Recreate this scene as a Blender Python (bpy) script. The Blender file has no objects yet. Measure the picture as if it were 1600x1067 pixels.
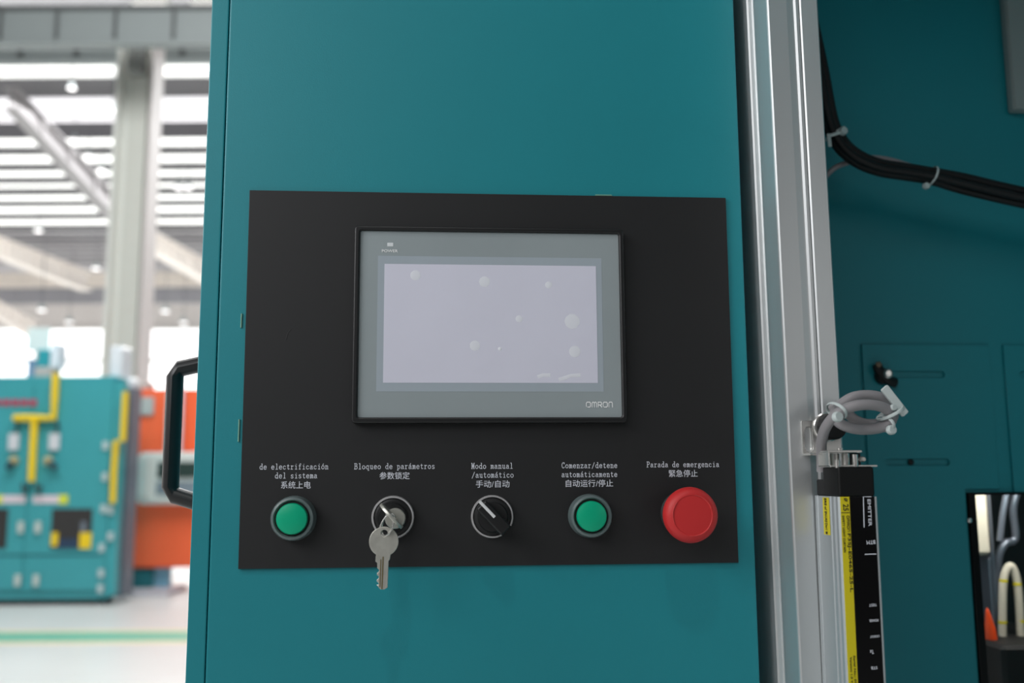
import bpy, bmesh, math, random
from mathutils import Vector, Matrix

random.seed(7)
S = bpy.context.scene
COL = S.collection

# ------------------------------------------------------------------ camera
FPX = 1500.0
D0 = 0.705                      # distance from the lens to the cabinet face
CZ = 1.30
up_c = Vector((-60, -10900, FPX)).normalized()          # world Z in camera coords (x right, y down, z forward)
xx_c = Vector((20050, 96.0, FPX))
xx_c = (xx_c - up_c * xx_c.dot(up_c)).normalized()      # world X
yy_c = up_c.cross(xx_c)                                 # world Y (into the picture)
if yy_c.z < 0: yy_c = -yy_c
Rcw = Matrix((xx_c, yy_c, up_c))                        # camera(y down) -> world
CAM = Vector((0.0, -D0, CZ))
def ray(px, py):
    return Rcw @ Vector(((px - 800) / FPX, (py - 533.5) / FPX, 1.0))
cam_d = bpy.data.cameras.new('camera'); cam = bpy.data.objects.new('camera', cam_d); COL.objects.link(cam)
cx = Rcw @ Vector((1, 0, 0)); cy = Rcw @ Vector((0, -1, 0)); cz = Rcw @ Vector((0, 0, -1))
m3 = Matrix((cx, cy, cz)).transposed()
cam.matrix_world = Matrix.Translation(CAM) @ m3.to_4x4()
cam_d.sensor_width = 36; cam_d.lens = FPX / 1600 * 36
cam_d.clip_start = 0.05; cam_d.clip_end = 300
cam_d.dof.use_dof = True; cam_d.dof.focus_distance = 0.70; cam_d.dof.aperture_fstop = 4.9
S.camera = cam

# ------------------------------------------------------------------ light
def lin(c):
    c = c / 255.0
    return c / 12.92 if c <= 0.04045 else ((c + 0.055) / 1.055) ** 2.4
def rgb(r, g, b): return (lin(r), lin(g), lin(b), 1.0)
w = bpy.data.worlds.new('hall_daylight'); S.world = w; w.use_nodes = True
bgn = w.node_tree.nodes['Background']; bgn.inputs[0].default_value = (0.93, 0.96, 1.0, 1); bgn.inputs[1].default_value = 0.08
def area(name, loc, target, sx, sy, power, col=(1, 1, 1)):
    l = bpy.data.lights.new(name, 'AREA'); l.shape = 'RECTANGLE'; l.size = sx; l.size_y = sy; l.energy = power; l.color = col
    o = bpy.data.objects.new(name, l); COL.objects.link(o); o.location = loc
    o.rotation_euler = (Vector(target) - Vector(loc)).to_track_quat('-Z', 'Y').to_euler(); return o
area('side_fill_light', (-1.3, -0.72, 2.1), (-.1, 0, 1.5), 0.8, 0.8, 17, (0.97, 0.98, 1.0))  # added near fill, brightens the front towards the top left; no window here
area('left_hall_windows', (-2.9, -5.0, 4.1), (0, 0, 1.4), 3.2, 2.8, 84, (0.97, 0.98, 1.0))
lp = bpy.data.lights.new('overhead_lamp_light', 'POINT'); lp.energy = 270; lp.shadow_soft_size = 0.13; lp.color = (1, 0.99, 0.97)
lo = bpy.data.objects.new('overhead_lamp_light', lp); COL.objects.link(lo); lo.location = Vector((0.0, 0, 1.3)) + Vector((-0.09, -0.45, 0.95)) * 7.0
area('roof_light_over_machines', (-2.5, 5.5, 9.0), (-3, 9.2, 1.0), 9, 4, 1150, (1, 1, 1))
area('roof_light_far', (-6, 24, 9.4), (-6, 24, 0), 16, 12, 5500, (1, 1, 1))
area('rear_hall_windows', (4.3, -6.6, 2.4), (.3, 0, 1.45), 2.4, 1.7, 16)
S.view_settings.view_transform = 'Standard'; S.view_settings.look = 'None'; S.view_settings.gamma = 1
S.view_settings.use_curve_mapping = False; S.view_settings.exposure = -0.28
S.cycles.use_denoising = True
S.cycles.max_bounces = 6

# ------------------------------------------------------------------ frames
hd = Rcw @ Vector((0, 0, 1)); hd.z = 0; hd.normalize()
hr = Vector((hd.y, -hd.x, 0))
HALL = Matrix.Translation(Vector((CAM.x, CAM.y, 0))) @ Matrix((hr, hd, Vector((0, 0, 1)))).transposed().to_4x4()
WORLD = Matrix.Identity(4)
HINV = HALL.inverted()
def P(px, py, y=0.0):                   # a point on the plane Y = y
    r = ray(px, py); return CAM + r * ((y - CAM.y) / r.y)
def H(px, py, d):                       # hall coordinates of a point d metres ahead
    r = ray(px, py); a = HINV.to_3x3() @ r
    q = a * (d / a.y); return Vector((q.x, q.y, q.z + CZ))

# ------------------------------------------------------------------ materials
MATS = {}
def mat(name, col, rough=0.5, metal=0.0, bump=0.0, bscale=300, var=0.0, vscale=8, emit=0, coat=0.0, trans=0.0, spec=0.5, stretch=None, ior=1.5):
    if name in MATS: return MATS[name]
    m = bpy.data.materials.new(name); m.use_nodes = True; nt = m.node_tree; N = nt.nodes; L = nt.links
    b = N['Principled BSDF']
    b.inputs['Roughness'].default_value = rough; b.inputs['Metallic'].default_value = metal
    b.inputs['Specular IOR Level'].default_value = spec; b.inputs['IOR'].default_value = ior
    b.inputs['Coat Weight'].default_value = coat; b.inputs['Coat Roughness'].default_value = 0.06
    b.inputs['Transmission Weight'].default_value = trans
    tc = N.new('ShaderNodeTexCoord'); mp = N.new('ShaderNodeMapping'); L.new(tc.outputs['Object'], mp.inputs[0])
    if stretch: mp.inputs['Scale'].default_value = stretch
    n = N.new('ShaderNodeTexNoise'); n.inputs['Scale'].default_value = vscale; n.inputs['Detail'].default_value = 4
    L.new(mp.outputs[0], n.inputs['Vector'])
    r = N.new('ShaderNodeValToRGB'); c = rgb(*col)
    v = max(var, 0.015)
    r.color_ramp.elements[0].position = 0.3; r.color_ramp.elements[1].position = 0.7
    r.color_ramp.elements[0].color = tuple(k * (1 - v) for k in c[:3]) + (1,)
    r.color_ramp.elements[1].color = tuple(min(1, k * (1 + v)) for k in c[:3]) + (1,)
    L.new(n.outputs['Fac'], r.inputs[0]); L.new(r.outputs[0], b.inputs['Base Color'])
    if emit:
        b.inputs['Emission Strength'].default_value = emit; b.inputs['Emission Color'].default_value = c
    if bump:
        n2 = N.new('ShaderNodeTexNoise'); n2.inputs['Scale'].default_value = bscale; n2.inputs['Detail'].default_value = 3
        L.new(mp.outputs[0], n2.inputs['Vector'])
        bp = N.new('ShaderNodeBump'); bp.inputs['Strength'].default_value = bump; bp.inputs['Distance'].default_value = 0.0005
        L.new(n2.outputs['Fac'], bp.inputs['Height']); L.new(bp.outputs[0], b.inputs['Normal'])
    MATS[name] = m; return m

TEAL = mat('teal_powder_coat', (23, 134, 144), 0.43, bump=0.12, bscale=900, var=0.03, vscale=6)
TEALIN = TEAL
BLACKP = mat('black_anodised_plate', (26, 26, 27), 0.5, var=0.06, vscale=14, spec=0.5)
BLACK = mat('black_plastic', (22, 22, 23), 0.4)
BLACKM = mat('matt_black_rubber', (17, 17, 18), 0.6)
GLOSSB = mat('gloss_black_plastic', (7, 7, 8), 0.2, spec=0.25)
WPRINT = mat('pale_grey_print', (226, 228, 236), 0.6)
ALU = mat('extruded_aluminium', (226, 228, 228), 0.36, metal=0.75, var=0.05, vscale=30, stretch=(1, 1, 0.02), bump=0.08, bscale=60)
ALU2 = mat('anodised_aluminium_housing', (195, 201, 203), 0.42, metal=0.6, var=0.03, vscale=30, stretch=(1, 1, 0.02))
CHROME = mat('polished_steel', (228, 226, 221), 0.24, metal=0.85)
STEELR = mat('satin_nickel', (208, 206, 196), 0.36, metal=0.7, var=0.12, vscale=120)
GREENL = mat('green_lens', (0, 172, 128), 0.35, spec=0.4)
RINGG = mat('smoky_translucent_ring', (98, 112, 112), 0.3, spec=0.6)
REDP = mat('red_mushroom_plastic', (204, 42, 43), 0.5)
REDL = mat('red_raised_marks', (205, 60, 60), 0.45)
GREYF = mat('grey_screen_surround', (156, 165, 167), 0.25, var=0.04, vscale=10, coat=0.3)
GREYI = mat('blue_grey_screen_border', (170, 180, 188), 0.25, coat=0.3)
LCD = mat('pale_screen_film', (224, 223, 237), 0.25, var=0.035, vscale=9, coat=0.4)
BUBB = mat('film_bubble', (234, 235, 242), 0.3)
CABLE = mat('grey_cable_sheath', (150, 146, 148), 0.5)
CABLEB = mat('black_cable_sheath', (20, 18, 19), 0.55)
NYLON = mat('white_nylon', (205, 214, 212), 0.45)
YEL = mat('yellow_label', (222, 205, 20), 0.55)
INKB = mat('black_ink', (25, 24, 15), 0.6)
GBOX = mat('grey_painted_box', (150, 160, 158), 0.5)
GLASS = mat('tinted_pane', (235, 238, 238), 0.02, trans=1.0, ior=1.1)
PINKR = mat('adhesive_residue', (120, 170, 150), 0.5)

# ------------------------------------------------------------------ builders
def link(o): COL.objects.link(o); return o
def root(name, label, cat, loc=(0, 0, 0), frame=WORLD, group=None, kind=None):
    o = bpy.data.objects.new(name, None); link(o)
    o.empty_display_size = 0.02
    o.matrix_world = frame @ Matrix.Translation(Vector(loc))
    if label: o['label'] = label
    if cat: o['category'] = cat
    if group: o['group'] = group
    if kind: o['kind'] = kind
    return o
def base_of(o):
    while o.parent: o = o.parent
    return o
def part(name, bm, material, parent=None, frame=WORLD, smooth=False, label=None, kind=None, xf=None):
    """bm holds coordinates of FRAME; they are taken into the space of the thing."""
    M = frame
    if parent is not None:
        M = base_of(parent).matrix_basis.inverted() @ frame
    bmesh.ops.transform(bm, matrix=M, verts=bm.verts)
    me = bpy.data.meshes.new(name)
    bmesh.ops.recalc_face_normals(bm, faces=bm.faces)
    if smooth:
        for f in bm.faces: f.smooth = True
        for e in bm.edges:
            if len(e.link_faces) == 2 and e.calc_face_angle(0) > 0.6: e.smooth = False
    bm.to_mesh(me); bm.free()
    me.materials.append(material)
    o = bpy.data.objects.new(name, me); link(o)
    if smooth:
        wn = o.modifiers.new('weighted', 'WEIGHTED_NORMAL'); wn.keep_sharp = True; wn.weight = 90
    if parent is not None: o.parent = parent
    if label: o['label'] = label
    if kind: o['kind'] = kind
    return o
def single(name, bm, material, label, cat, loc=None, frame=WORLD, smooth=False, group=None, kind=None):
    """a thing that is one mesh, its origin at its middle"""
    if loc is None:
        bb = [v.co for v in bm.verts]
        loc = Vector((sum(v.x for v in bb) / len(bb), sum(v.y for v in bb) / len(bb), min(v.z for v in bb)))
    T = frame @ Matrix.Translation(Vector(loc))
    bmesh.ops.transform(bm, matrix=Matrix.Translation(-Vector(loc)), verts=bm.verts)
    o = part(name, bm, material, None, WORLD, smooth)
    o.matrix_world = T
    if label: o['label'] = label
    if cat: o['category'] = cat
    if group: o['group'] = group
    if kind: o['kind'] = kind
    return o
def new(): return bmesh.new()
def box(bm, x0, y0, z0, x1, y1, z1, bev=0.0, seg=1):
    r = bmesh.ops.create_cube(bm, size=1.0)
    vs = r['verts']
    bmesh.ops.scale(bm, vec=(abs(x1 - x0), abs(y1 - y0), abs(z1 - z0)), verts=vs)
    bmesh.ops.translate(bm, vec=((x0 + x1) / 2, (y0 + y1) / 2, (z0 + z1) / 2), verts=vs)
    if bev:
        es = list({e for v in vs for e in v.link_edges})
        bmesh.ops.bevel(bm, geom=es, offset=bev, segments=seg, affect='EDGES', profile=0.5)
    return bm
def quadbox(bm, pts, th, bev=0.0):
    """four front points (world) extruded by th along +Y"""
    f = [bm.verts.new(p) for p in pts]; b = [bm.verts.new(Vector(p) + Vector((0, th, 0))) for p in pts]
    fs = [bm.faces.new(f), bm.faces.new(b[::-1])]
    for i in range(len(f)):
        j = (i + 1) % len(f); fs.append(bm.faces.new((f[i], b[i], b[j], f[j])))
    if bev:
        es = [e for e in bm.edges if all(v in f for v in e.verts)]
        bmesh.ops.bevel(bm, geom=es, offset=bev, segments=2, affect='EDGES', profile=0.5)
    return bm
def roundquad(pts, r, seg=5):
    out = []
    n = len(pts)
    for i in range(n):
        p = Vector(pts[i]); a = Vector(pts[i - 1]) - p; b = Vector(pts[(i + 1) % n]) - p
        a.normalize(); b.normalize()
        for k in range(seg + 1):
            t = k / seg
            q = p + a * r * (1 - t) ** 2 + b * r * t ** 2
            out.append(q)
    return out
def lathe(bm, prof, c, axis=(0, -1, 0), n=48, up=(0, 0, 1)):
    """prof: list of (radius, height along axis); c: base centre"""
    a = Vector(axis).normalized(); u = Vector(up).cross(a)
    if u.length < 1e-6: u = Vector((1, 0, 0)).cross(a)
    u.normalize(); v = a.cross(u); c = Vector(c)
    rings = []
    for (r, h) in prof:
        if r < 1e-7: rings.append([bm.verts.new(c + a * h)])
        else: rings.append([bm.verts.new(c + a * h + (u * math.cos(t) + v * math.sin(t)) * r) for t in [2 * math.pi * i / n for i in range(n)]])
    for A, B in zip(rings, rings[1:]):
        for i in range(n):
            j = (i + 1) % n
            if len(A) == 1 and len(B) == 1: continue
            if len(A) == 1: bm.faces.new((A[0], B[i], B[j]))
            elif len(B) == 1: bm.faces.new((A[i], A[j], B[0]))
            else: bm.faces.new((A[i], A[j], B[j], B[i]))
    return bm
def cyl(bm, a, b, r, n=16, r2=None):
    a = Vector(a); b = Vector(b); L_ = (b - a).length
    r2 = r if r2 is None else r2
    return lathe(bm, [(0, 0), (r, 0), (r2, L_), (0, L_)], a, (b - a), n)
def smoothpath(pts, sub=6):
    pts = [Vector(p) for p in pts]; out = []
    n = len(pts)
    for i in range(n - 1):
        p0 = pts[max(i - 1, 0)]; p1 = pts[i]; p2 = pts[i + 1]; p3 = pts[min(i + 2, n - 1)]
        for k in range(sub):
            t = k / sub
            out.append(0.5 * ((2 * p1) + (p2 - p0) * t + (2 * p0 - 5 * p1 + 4 * p2 - p3) * t * t + (3 * p1 - p0 - 3 * p2 + p3) * t ** 3))
    out.append(pts[-1]); return out
def tube(bm, pts, r, n=12, closed=False, flat=None):
    pts = [Vector(p) for p in pts]; m = len(pts)
    def tan(i):
        if closed: return (pts[(i + 1) % m] - pts[i - 1]).normalized()
        return (pts[min(i + 1, m - 1)] - pts[max(i - 1, 0)]).normalized()
    t0 = tan(0); u = t0.orthogonal().normalized()
    if flat is not None: u = (Vector(flat) - t0 * t0.dot(Vector(flat))).normalized()
    rings = []
    for i in range(m):
        t = tan(i); u = (u - t * u.dot(t)).normalized(); v = t.cross(u)
        ru, rv = r if isinstance(r, tuple) else (r, r)
        rings.append([bm.verts.new(pts[i] + u * ru * math.cos(a) + v * rv * math.sin(a)) for a in [2 * math.pi * k / n for k in range(n)]])
    for i in range(m if closed else m - 1):
        A = rings[i]; B = rings[(i + 1) % m]
        for k in range(n): bm.faces.new((A[k], A[(k + 1) % n], B[(k + 1) % n], B[k]))
    if not closed:
        bm.faces.new(rings[0]); bm.faces.new(rings[-1][::-1])
    return bm
def prism(bm, poly, z0, z1):
    """poly of (x, y) extruded from z0 to z1"""
    a = [bm.verts.new((p[0], p[1], z0)) for p in poly]; b = [bm.verts.new((p[0], p[1], z1)) for p in poly]
    bm.faces.new(a[::-1]); bm.faces.new(b)
    for i in range(len(a)):
        j = (i + 1) % len(a); bm.faces.new((a[i], a[j], b[j], b[i]))
    return bm
def holed(outer, holes, th, bev=0.0):
    """flat plate with holes (2D x,y) -> bmesh in local XY, thickness along z"""
    c = bpy.data.curves.new('tmp', 'CURVE'); c.dimensions = '2D'; c.fill_mode = 'BOTH'
    for poly in [outer] + holes:
        s = c.splines.new('POLY'); s.points.add(len(poly) - 1)
        for i, p in enumerate(poly): s.points[i].co = (p[0], p[1], 0, 1)
        s.use_cyclic_u = True
    c.extrude = th / 2
    if bev: c.bevel_depth = bev; c.bevel_resolution = 1; c.offset = -bev
    o = bpy.data.objects.new('tmp', c); link(o); bpy.context.view_layer.update()
    me = bpy.data.meshes.new_from_object(o.evaluated_get(bpy.context.evaluated_depsgraph_get()))
    bpy.data.objects.remove(o); bpy.data.curves.remove(c)
    bm = new(); bm.from_mesh(me); bpy.data.meshes.remove(me)
    bmesh.ops.remove_doubles(bm, verts=bm.verts, dist=1e-6)
    return bm
def circ(cx_, cy_, r, n=32): return [(cx_ + r * math.cos(2 * math.pi * i / n), cy_ + r * math.sin(2 * math.pi * i / n)) for i in range(n)]
def obround(x0, x1, yc, r, n=8):
    return [(x1 - r + r * math.cos(a), yc + r * math.sin(a)) for a in [-math.pi / 2 + math.pi * i / n for i in range(n + 1)]] + \
           [(x0 + r + r * math.cos(a), yc + r * math.sin(a)) for a in [math.pi / 2 + math.pi * i / n for i in range(n + 1)]]
XZ = Matrix(((1, 0, 0, 0), (0, 0, -1, 0), (0, 1, 0, 0), (0, 0, 0, 1)))   # local XY plate -> world XZ, local +z -> -Y
def xz_at(y): return Matrix.Translation(Vector((0, y, 0))) @ XZ

# ---- lettering
def sans(body, size, width=None, ext=0.00006, bold=0.012):
    c = bpy.data.curves.new('tmp', 'FONT'); c.body = body; c.size = size; c.align_x = 'CENTER'; c.align_y = 'CENTER'; c.extrude = ext; c.resolution_u = 3; c.offset = bold * size
    o = bpy.data.objects.new('tmp', c); link(o); bpy.context.view_layer.update()
    me = bpy.data.meshes.new_from_object(o.evaluated_get(bpy.context.evaluated_depsgraph_get()))
    bpy.data.objects.remove(o); bpy.data.curves.remove(c)
    bm = new(); bm.from_mesh(me); bpy.data.meshes.remove(me)
    xs = [v.co.x for v in bm.verts]
    if xs:
        w_ = max(xs) - min(xs); mx = (max(xs) + min(xs)) / 2
        ys = [v.co.y for v in bm.verts]; my = (max(ys) + min(ys)) / 2
        k = width / w_ if width else 1
        for v in bm.verts: v.co.x = (v.co.x - mx) * k; v.co.y -= my
    return bm
def fit(bm, w_=None, h_=None):
    xs = [v.co.x for v in bm.verts]; ys = [v.co.y for v in bm.verts]
    kx = w_ / (max(xs) - min(xs)) if w_ else 1; ky = h_ / (max(ys) - min(ys)) if h_ else 1
    for v in bm.verts: v.co.x *= kx; v.co.y *= ky
    return bm
o_ = [(2.5, 5), (1.3, 4.5), (.6, 3.4), (.6, 1.6), (1.3, .5), (2.5, 0), (3.7, .5), (4.4, 1.6), (4.4, 3.4), (3.7, 4.5), (2.5, 5)]
a_ = [[(.9, 4), (1.5, 4.9), (3, 5), (3.8, 4.2), (3.8, .7), (4.8, 0)], [(3.8, 3.1), (1.6, 2.7), (.6, 1.8), (.7, .6), (1.6, 0), (2.8, .2), (3.8, 1.2)]]
GL = {
 'a': a_, 'á': a_ + [[(2.2, 6.1), (3.4, 7.9)]], 'o': [o_], 'ó': [o_, [(2.2, 6.1), (3.4, 7.9)]],
 'c': [[(4.1, 3.8), (3.4, 4.8), (2.3, 5), (1.1, 4.3), (.6, 2.6), (1.1, .8), (2.4, 0), (3.6, .3), (4.3, 1.1)]],
 'd': [[(2.8, 8), (3.9, 8), (3.9, 0), (4.9, 0)], [(3.9, 3.9), (2.9, 5), (1.6, 4.8), (.6, 3.4), (.6, 1.6), (1.5, .2), (2.9, 0), (3.9, 1.1)]],
 'e': [[(.7, 2.7), (4.4, 2.7), (4.2, 4), (3.3, 5), (1.9, 5), (.8, 3.9), (.6, 2), (1.2, .6), (2.4, 0), (3.6, .2), (4.3, 1)]],
 'f': [[(4.4, 7.3), (3.6, 8), (2.6, 7.7), (2.3, 6.8), (2.3, 0)], [(1, 5), (4, 5)], [(1.2, 0), (3.5, 0)]],
 'g': [[(2.3, 5), (1.2, 4.4), (1, 3.3), (1.7, 2.3), (2.9, 2.3), (3.6, 3.3), (3.4, 4.4), (2.3, 5)], [(3.4, 4.4), (4.7, 5)], [(1.7, 2.3), (1, 1.5), (1.5, .9), (3.6, .8), (4.4, 0), (4.2, -1.2), (2.8, -1.8), (1.2, -1.6), (.6, -.6), (1.5, .9)]],
 'i': [[(1.3, 5), (2.7, 5), (2.7, 0)], [(1.2, 0), (4.1, 0)], [(2.4, 7.2), (2.9, 7.2)]],
 'l': [[(1.3, 8), (2.7, 8), (2.7, 0)], [(1.2, 0), (4.1, 0)]],
 'm': [[(.2, 5), (.9, 5), (.9, 0)], [(.9, 4.3), (1.7, 5), (2.5, 4.4), (2.5, 0)], [(2.5, 4.3), (3.4, 5), (4.2, 4.4), (4.2, 0), (4.8, 0)], [(.2, 0), (1.4, 0)]],
 'n': [[(.2, 5), (1.2, 5), (1.2, 0)], [(1.2, 4), (2.2, 5), (3.3, 4.9), (3.9, 4), (3.9, 0)], [(.3, 0), (2, 0)], [(3.1, 0), (4.8, 0)]],
 'p': [[(.2, 5), (1.2, 5), (1.2, -2)], [(1.2, 3.9), (2.3, 5), (3.6, 4.6), (4.4, 3.2), (4.3, 1.3), (3.4, .1), (2.2, 0), (1.2, 1)], [(.3, -2), (2.2, -2)]],
 'q': [[(3.9, 5), (3.9, -2)], [(3.9, 3.9), (2.9, 5), (1.6, 4.8), (.6, 3.4), (.6, 1.6), (1.5, .2), (2.9, 0), (3.9, 1.1)], [(3, -2), (4.8, -2)]],
 'r': [[(.6, 5), (1.8, 5), (1.8, 0)], [(1.8, 3.4), (2.6, 4.7), (3.6, 5), (4.4, 4.6)], [(.6, 0), (3.2, 0)]],
 's': [[(4, 4.2), (3.2, 5), (1.6, 4.9), (.9, 4), (1.5, 3), (3.4, 2.2), (4.2, 1.2), (3.4, .1), (1.7, 0), (.8, .9)]],
 't': [[(2.1, 6.8), (2.1, 1), (2.8, 0), (3.8, .2), (4.2, .9)], [(.8, 5), (3.9, 5)]],
 'u': [[(.2, 5), (1.2, 5), (1.2, 1.1), (1.9, .1), (2.9, 0), (3.8, .9)], [(3, 5), (3.8, 5), (3.8, 0), (4.8, 0)]],
 'z': [[(.8, 4), (.8, 5), (4.2, 5), (.7, 0), (4.3, 0), (4.3, 1)]],
 'B': [[(.3, 0), (.3, 0)], [(1.1, 0), (1.1, 8)], [(.2, 8), (3, 8), (4, 7.2), (4, 5.2), (3, 4.3), (1.1, 4.3)], [(3, 4.3), (4.4, 3.4), (4.4, 1), (3.2, 0), (.2, 0)]],
 'C': [[(4.3, 6), (4.3, 8)], [(4.3, 6.4), (3.4, 7.8), (2.4, 8), (1.2, 7), (.6, 5), (.6, 3), (1.2, 1), (2.4, 0), (3.5, .3), (4.4, 1.6)]],
 'M': [[(.1, 8), (1, 8), (2.5, 1.6), (4, 8), (4.9, 8)], [(.9, 8), (.9, 0)], [(4.1, 8), (4.1, 0)], [(.2, 0), (1.6, 0)], [(3.4, 0), (4.8, 0)]],
 'P': [[(1.2, 0), (1.2, 8)], [(.3, 8), (3.2, 8), (4.3, 7), (4.3, 5), (3.2, 3.8), (1.2, 3.8)], [(.3, 0), (2.4, 0)]],
 '/': [[(.6, -1), (4.4, 8)]], ' ': [],
}
def ribbon(bm, pts, t, ext):
    for si, (a, b) in enumerate(zip(pts, pts[1:])):
        ez = ext * (1 + 0.06 * (len(bm.faces) // 5 % 7))
        a = Vector((a[0], a[1], 0)); b = Vector((b[0], b[1], 0))
        dvec = b - a
        if dvec.length < 1e-9: continue
        dvec.normalize(); nrm = Vector((-dvec.y, dvec.x, 0)) * t / 2; e = dvec * t * 0.35
        q = [a - e - nrm, b + e - nrm, b + e + nrm, a - e + nrm]
        lo_ = [bm.verts.new(v) for v in q]; hi_ = [bm.verts.new(v + Vector((0, 0, ez))) for v in q]
        bm.faces.new(hi_)
        for i in range(4): bm.faces.new((lo_[i], lo_[(i + 1) % 4], hi_[(i + 1) % 4], hi_[i]))
def serif_line(text, pitch, t=0.85, ext=0.00008):
    """monospaced slab lettering, centred; pitch in metres for a 6 unit cell"""
    bm = new(); u = pitch / 6.0; n = len(text); x0 = -n * pitch / 2
    for i, ch in enumerate(text):
        for st in GL[ch]:
            ribbon(bm, [(x0 + i * pitch + (p[0] + .5) * u, p[1] * u * 1.06) for p in st], t * u, ext)
    return bm
def flat_on(bm, c, y, rot=0.0, scale=1.0):
    """put a flat XY mesh on the plane Y=y, centred at world point c, turned by rot (degrees, counter-clockwise as seen)"""
    M = Matrix.Translation(Vector((c.x, y, c.z))) @ XZ @ Matrix.Rotation(math.radians(rot), 4, 'Z') @ Matrix.Scale(scale, 4)
    bmesh.ops.transform(bm, matrix=M, verts=bm.verts); return bm
def merge(bms):
    out = new()
    for b in bms:
        me = bpy.data.meshes.new('t'); b.to_mesh(me); b.free(); out.from_mesh(me); bpy.data.meshes.remove(me)
    return out
def px2m(px, y): return px / FPX * (D0 + y)      # pixel length to metres near plane y

# =================================================================== MACHINE (foreground)
xL = P(309, 540, 0.0).x; xSeam = P(338, 540, 0.0).x; xR = P(1166, 500, 0.0).x
WALLY = 0.25
mach = root('machine_enclosure', 'teal sheet-metal machine cabinet filling the foreground, with black control plate on its front', 'machine', (0.2, 0.0, 0.0))
bm = new(); box(bm, xL, 0.0012, 0.0, xSeam + 0.0, 0.30, 2.1, 0.0012, 2)
part('side_frame', bm, TEAL, mach, smooth=True)
bm = new(); box(bm, xSeam + 0.0006, 0.0, 0.03, xR, 0.022, 2.07, 0.0018, 2)
part('front_panel', bm, TEAL, mach, smooth=True)
bm = new(); box(bm, xSeam + 0.0006, 0.0225, 0.0, xR - 0.012, 0.30, 2.1)
part('cabinet_body', bm, TEAL, mach)
# handle on the left side
hy = 0.095
def hpt(px, py, y=hy): return P(px, py, y)
bm = new()
top = hpt(283, 583); bot = hpt(275, 768)
xh = (hpt(272, 590).x + hpt(268, 760).x) / 2
zt = hpt(270, 574).z; zb = hpt(268, 780).z
pts = [(xL + 0.002, hy, zt + 0.008), (xh + 0.004, hy, zt - 0.001), (xh, hy, zt - 0.008), (xh, hy, (zt + zb) / 2), (xh, hy, zb + 0.010), (xh + 0.004, hy, zb + 0.003), (xL + 0.002, hy, zb - 0.009)]
tube(bm, pts, (0.0068, 0.009), 12, flat=(1, 0, 0))
hnd = part('handle', bm, BLACK, mach, smooth=True, label='black D-shaped pull handle')
for z_ in (zt + 0.006, zb - 0.007):
    bm = new(); box(bm, xL - 0.003, hy - 0.013, z_ - 0.013, xL + 0.0005, hy + 0.013, z_ + 0.013, 0.002); part('handle_foot', bm, BLACK, hnd)

# inner wall, with the window opening; access panels
def wx(px, py): q = P(px, py, WALLY); return (q.x, q.z)
wx0, wx1 = xR - 0.05, 1.15
win_l = (P(1528, 900, WALLY).x + P(1519.5, 775, WALLY).x) / 2; win_t = P(1560, 773, WALLY).z
bm = holed([(wx0, 0.0), (wx1, 0.0), (wx1, 2.1), (wx0, 2.1)], [[(win_l, 0.85), (0.86, 0.85), (0.86, win_t), (win_l, win_t)]], 0.003)
part('inner_wall', bm, TEALIN, mach, frame=xz_at(WALLY + 0.0015))
bm = new(); box(bm, 0.31, -0.75, 1.93, 1.2, 0.25, 1.96); part('recess_shade_top', bm, TEALIN, mach)  # unseen slab, added above the view to keep light out of the recess
bm = new(); box(bm, 1.15, -0.75, 0.0, 1.18, 0.40, 2.1); part('recess_shade_side', bm, TEALIN, mach)  # unseen slab at the right, added to darken the recess
def access_panel(xl, xr, z1, z0, slots, name='access_panel', outline=None):
    hs = [obround(a, b, c, 0.0035) for a, b, c in slots]
    bm = holed(outline or [(xl, z0), (xr, z0), (xr, z1), (xl, z1)], hs, 0.0022, 0.0004)
    return part(name, bm, TEALIN, mach, frame=xz_at(WALLY - 0.0016))
pl_ = (P(1346.5, 540, WALLY).x + P(1357, 745, WALLY).x) / 2 - 0.001
pr_ = (P(1545, 540, WALLY).x + P(1556, 760, WALLY).x) / 2
zt1 = P(1440, 539, WALLY).z; s1z = P(1440, 585.5, WALLY).z; s2z = P(1440, 722, WALLY).z
def wxx(px, py): return P(px, py, WALLY).x
wfl = win_l - 0.009
access_panel(pl_, pr_, zt1, win_t, [(wxx(1372, 586), wxx(1474, 586), s1z), (wxx(1381, 722), wxx(1482, 722), s2z)], outline=[(pl_, .80), (wfl, .80), (wfl, win_t + .006), (pr_, win_t + .006), (pr_, zt1), (pl_, zt1)])
pl2 = (P(1567, 540, WALLY).x + P(1580, 765, WALLY).x) / 2
access_panel(pl2, pl2 + 0.125, zt1, win_t + 0.002, [(wxx(1590, 586), wxx(1590, 586) + 0.062, s1z), (wxx(1600, 722), wxx(1600, 722) + 0.062, s2z)])
# wing latch and plug on the access panel
c = P(1381, 585, WALLY - 0.006)
lt = part('latch', (lambda b: (tube(b, smoothpath([P(1371, 571, WALLY - .007), P(1374, 579, WALLY - .009), P(1381, 586, WALLY - .010), P(1389, 594, WALLY - .009), P(1399, 598, WALLY - .007)], 4), (0.0042, 0.0052), 10, flat=(0, 1, 0)), b)[1])(new()), BLACKM, mach, smooth=True, label='black wing latch')
bm = new(); lathe(bm, [(0.0082, 0), (0.0082, 0.006), (0.006, 0.008), (0, 0.008)], (c.x - 0.001, WALLY - 0.0027, c.z - 0.002), n=24); part('latch_boss', bm, BLACKM, lt, smooth=True)
bm = new(); lathe(bm, [(0.0050, -.004), (0.0050, 0.002), (0.0036, 0.0034), (0.0028, 0.0024), (0, 0.0024)], (c.x, WALLY - 0.0145, c.z), n=24); part('latch_screw', bm, CHROME, lt, smooth=True)
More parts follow.
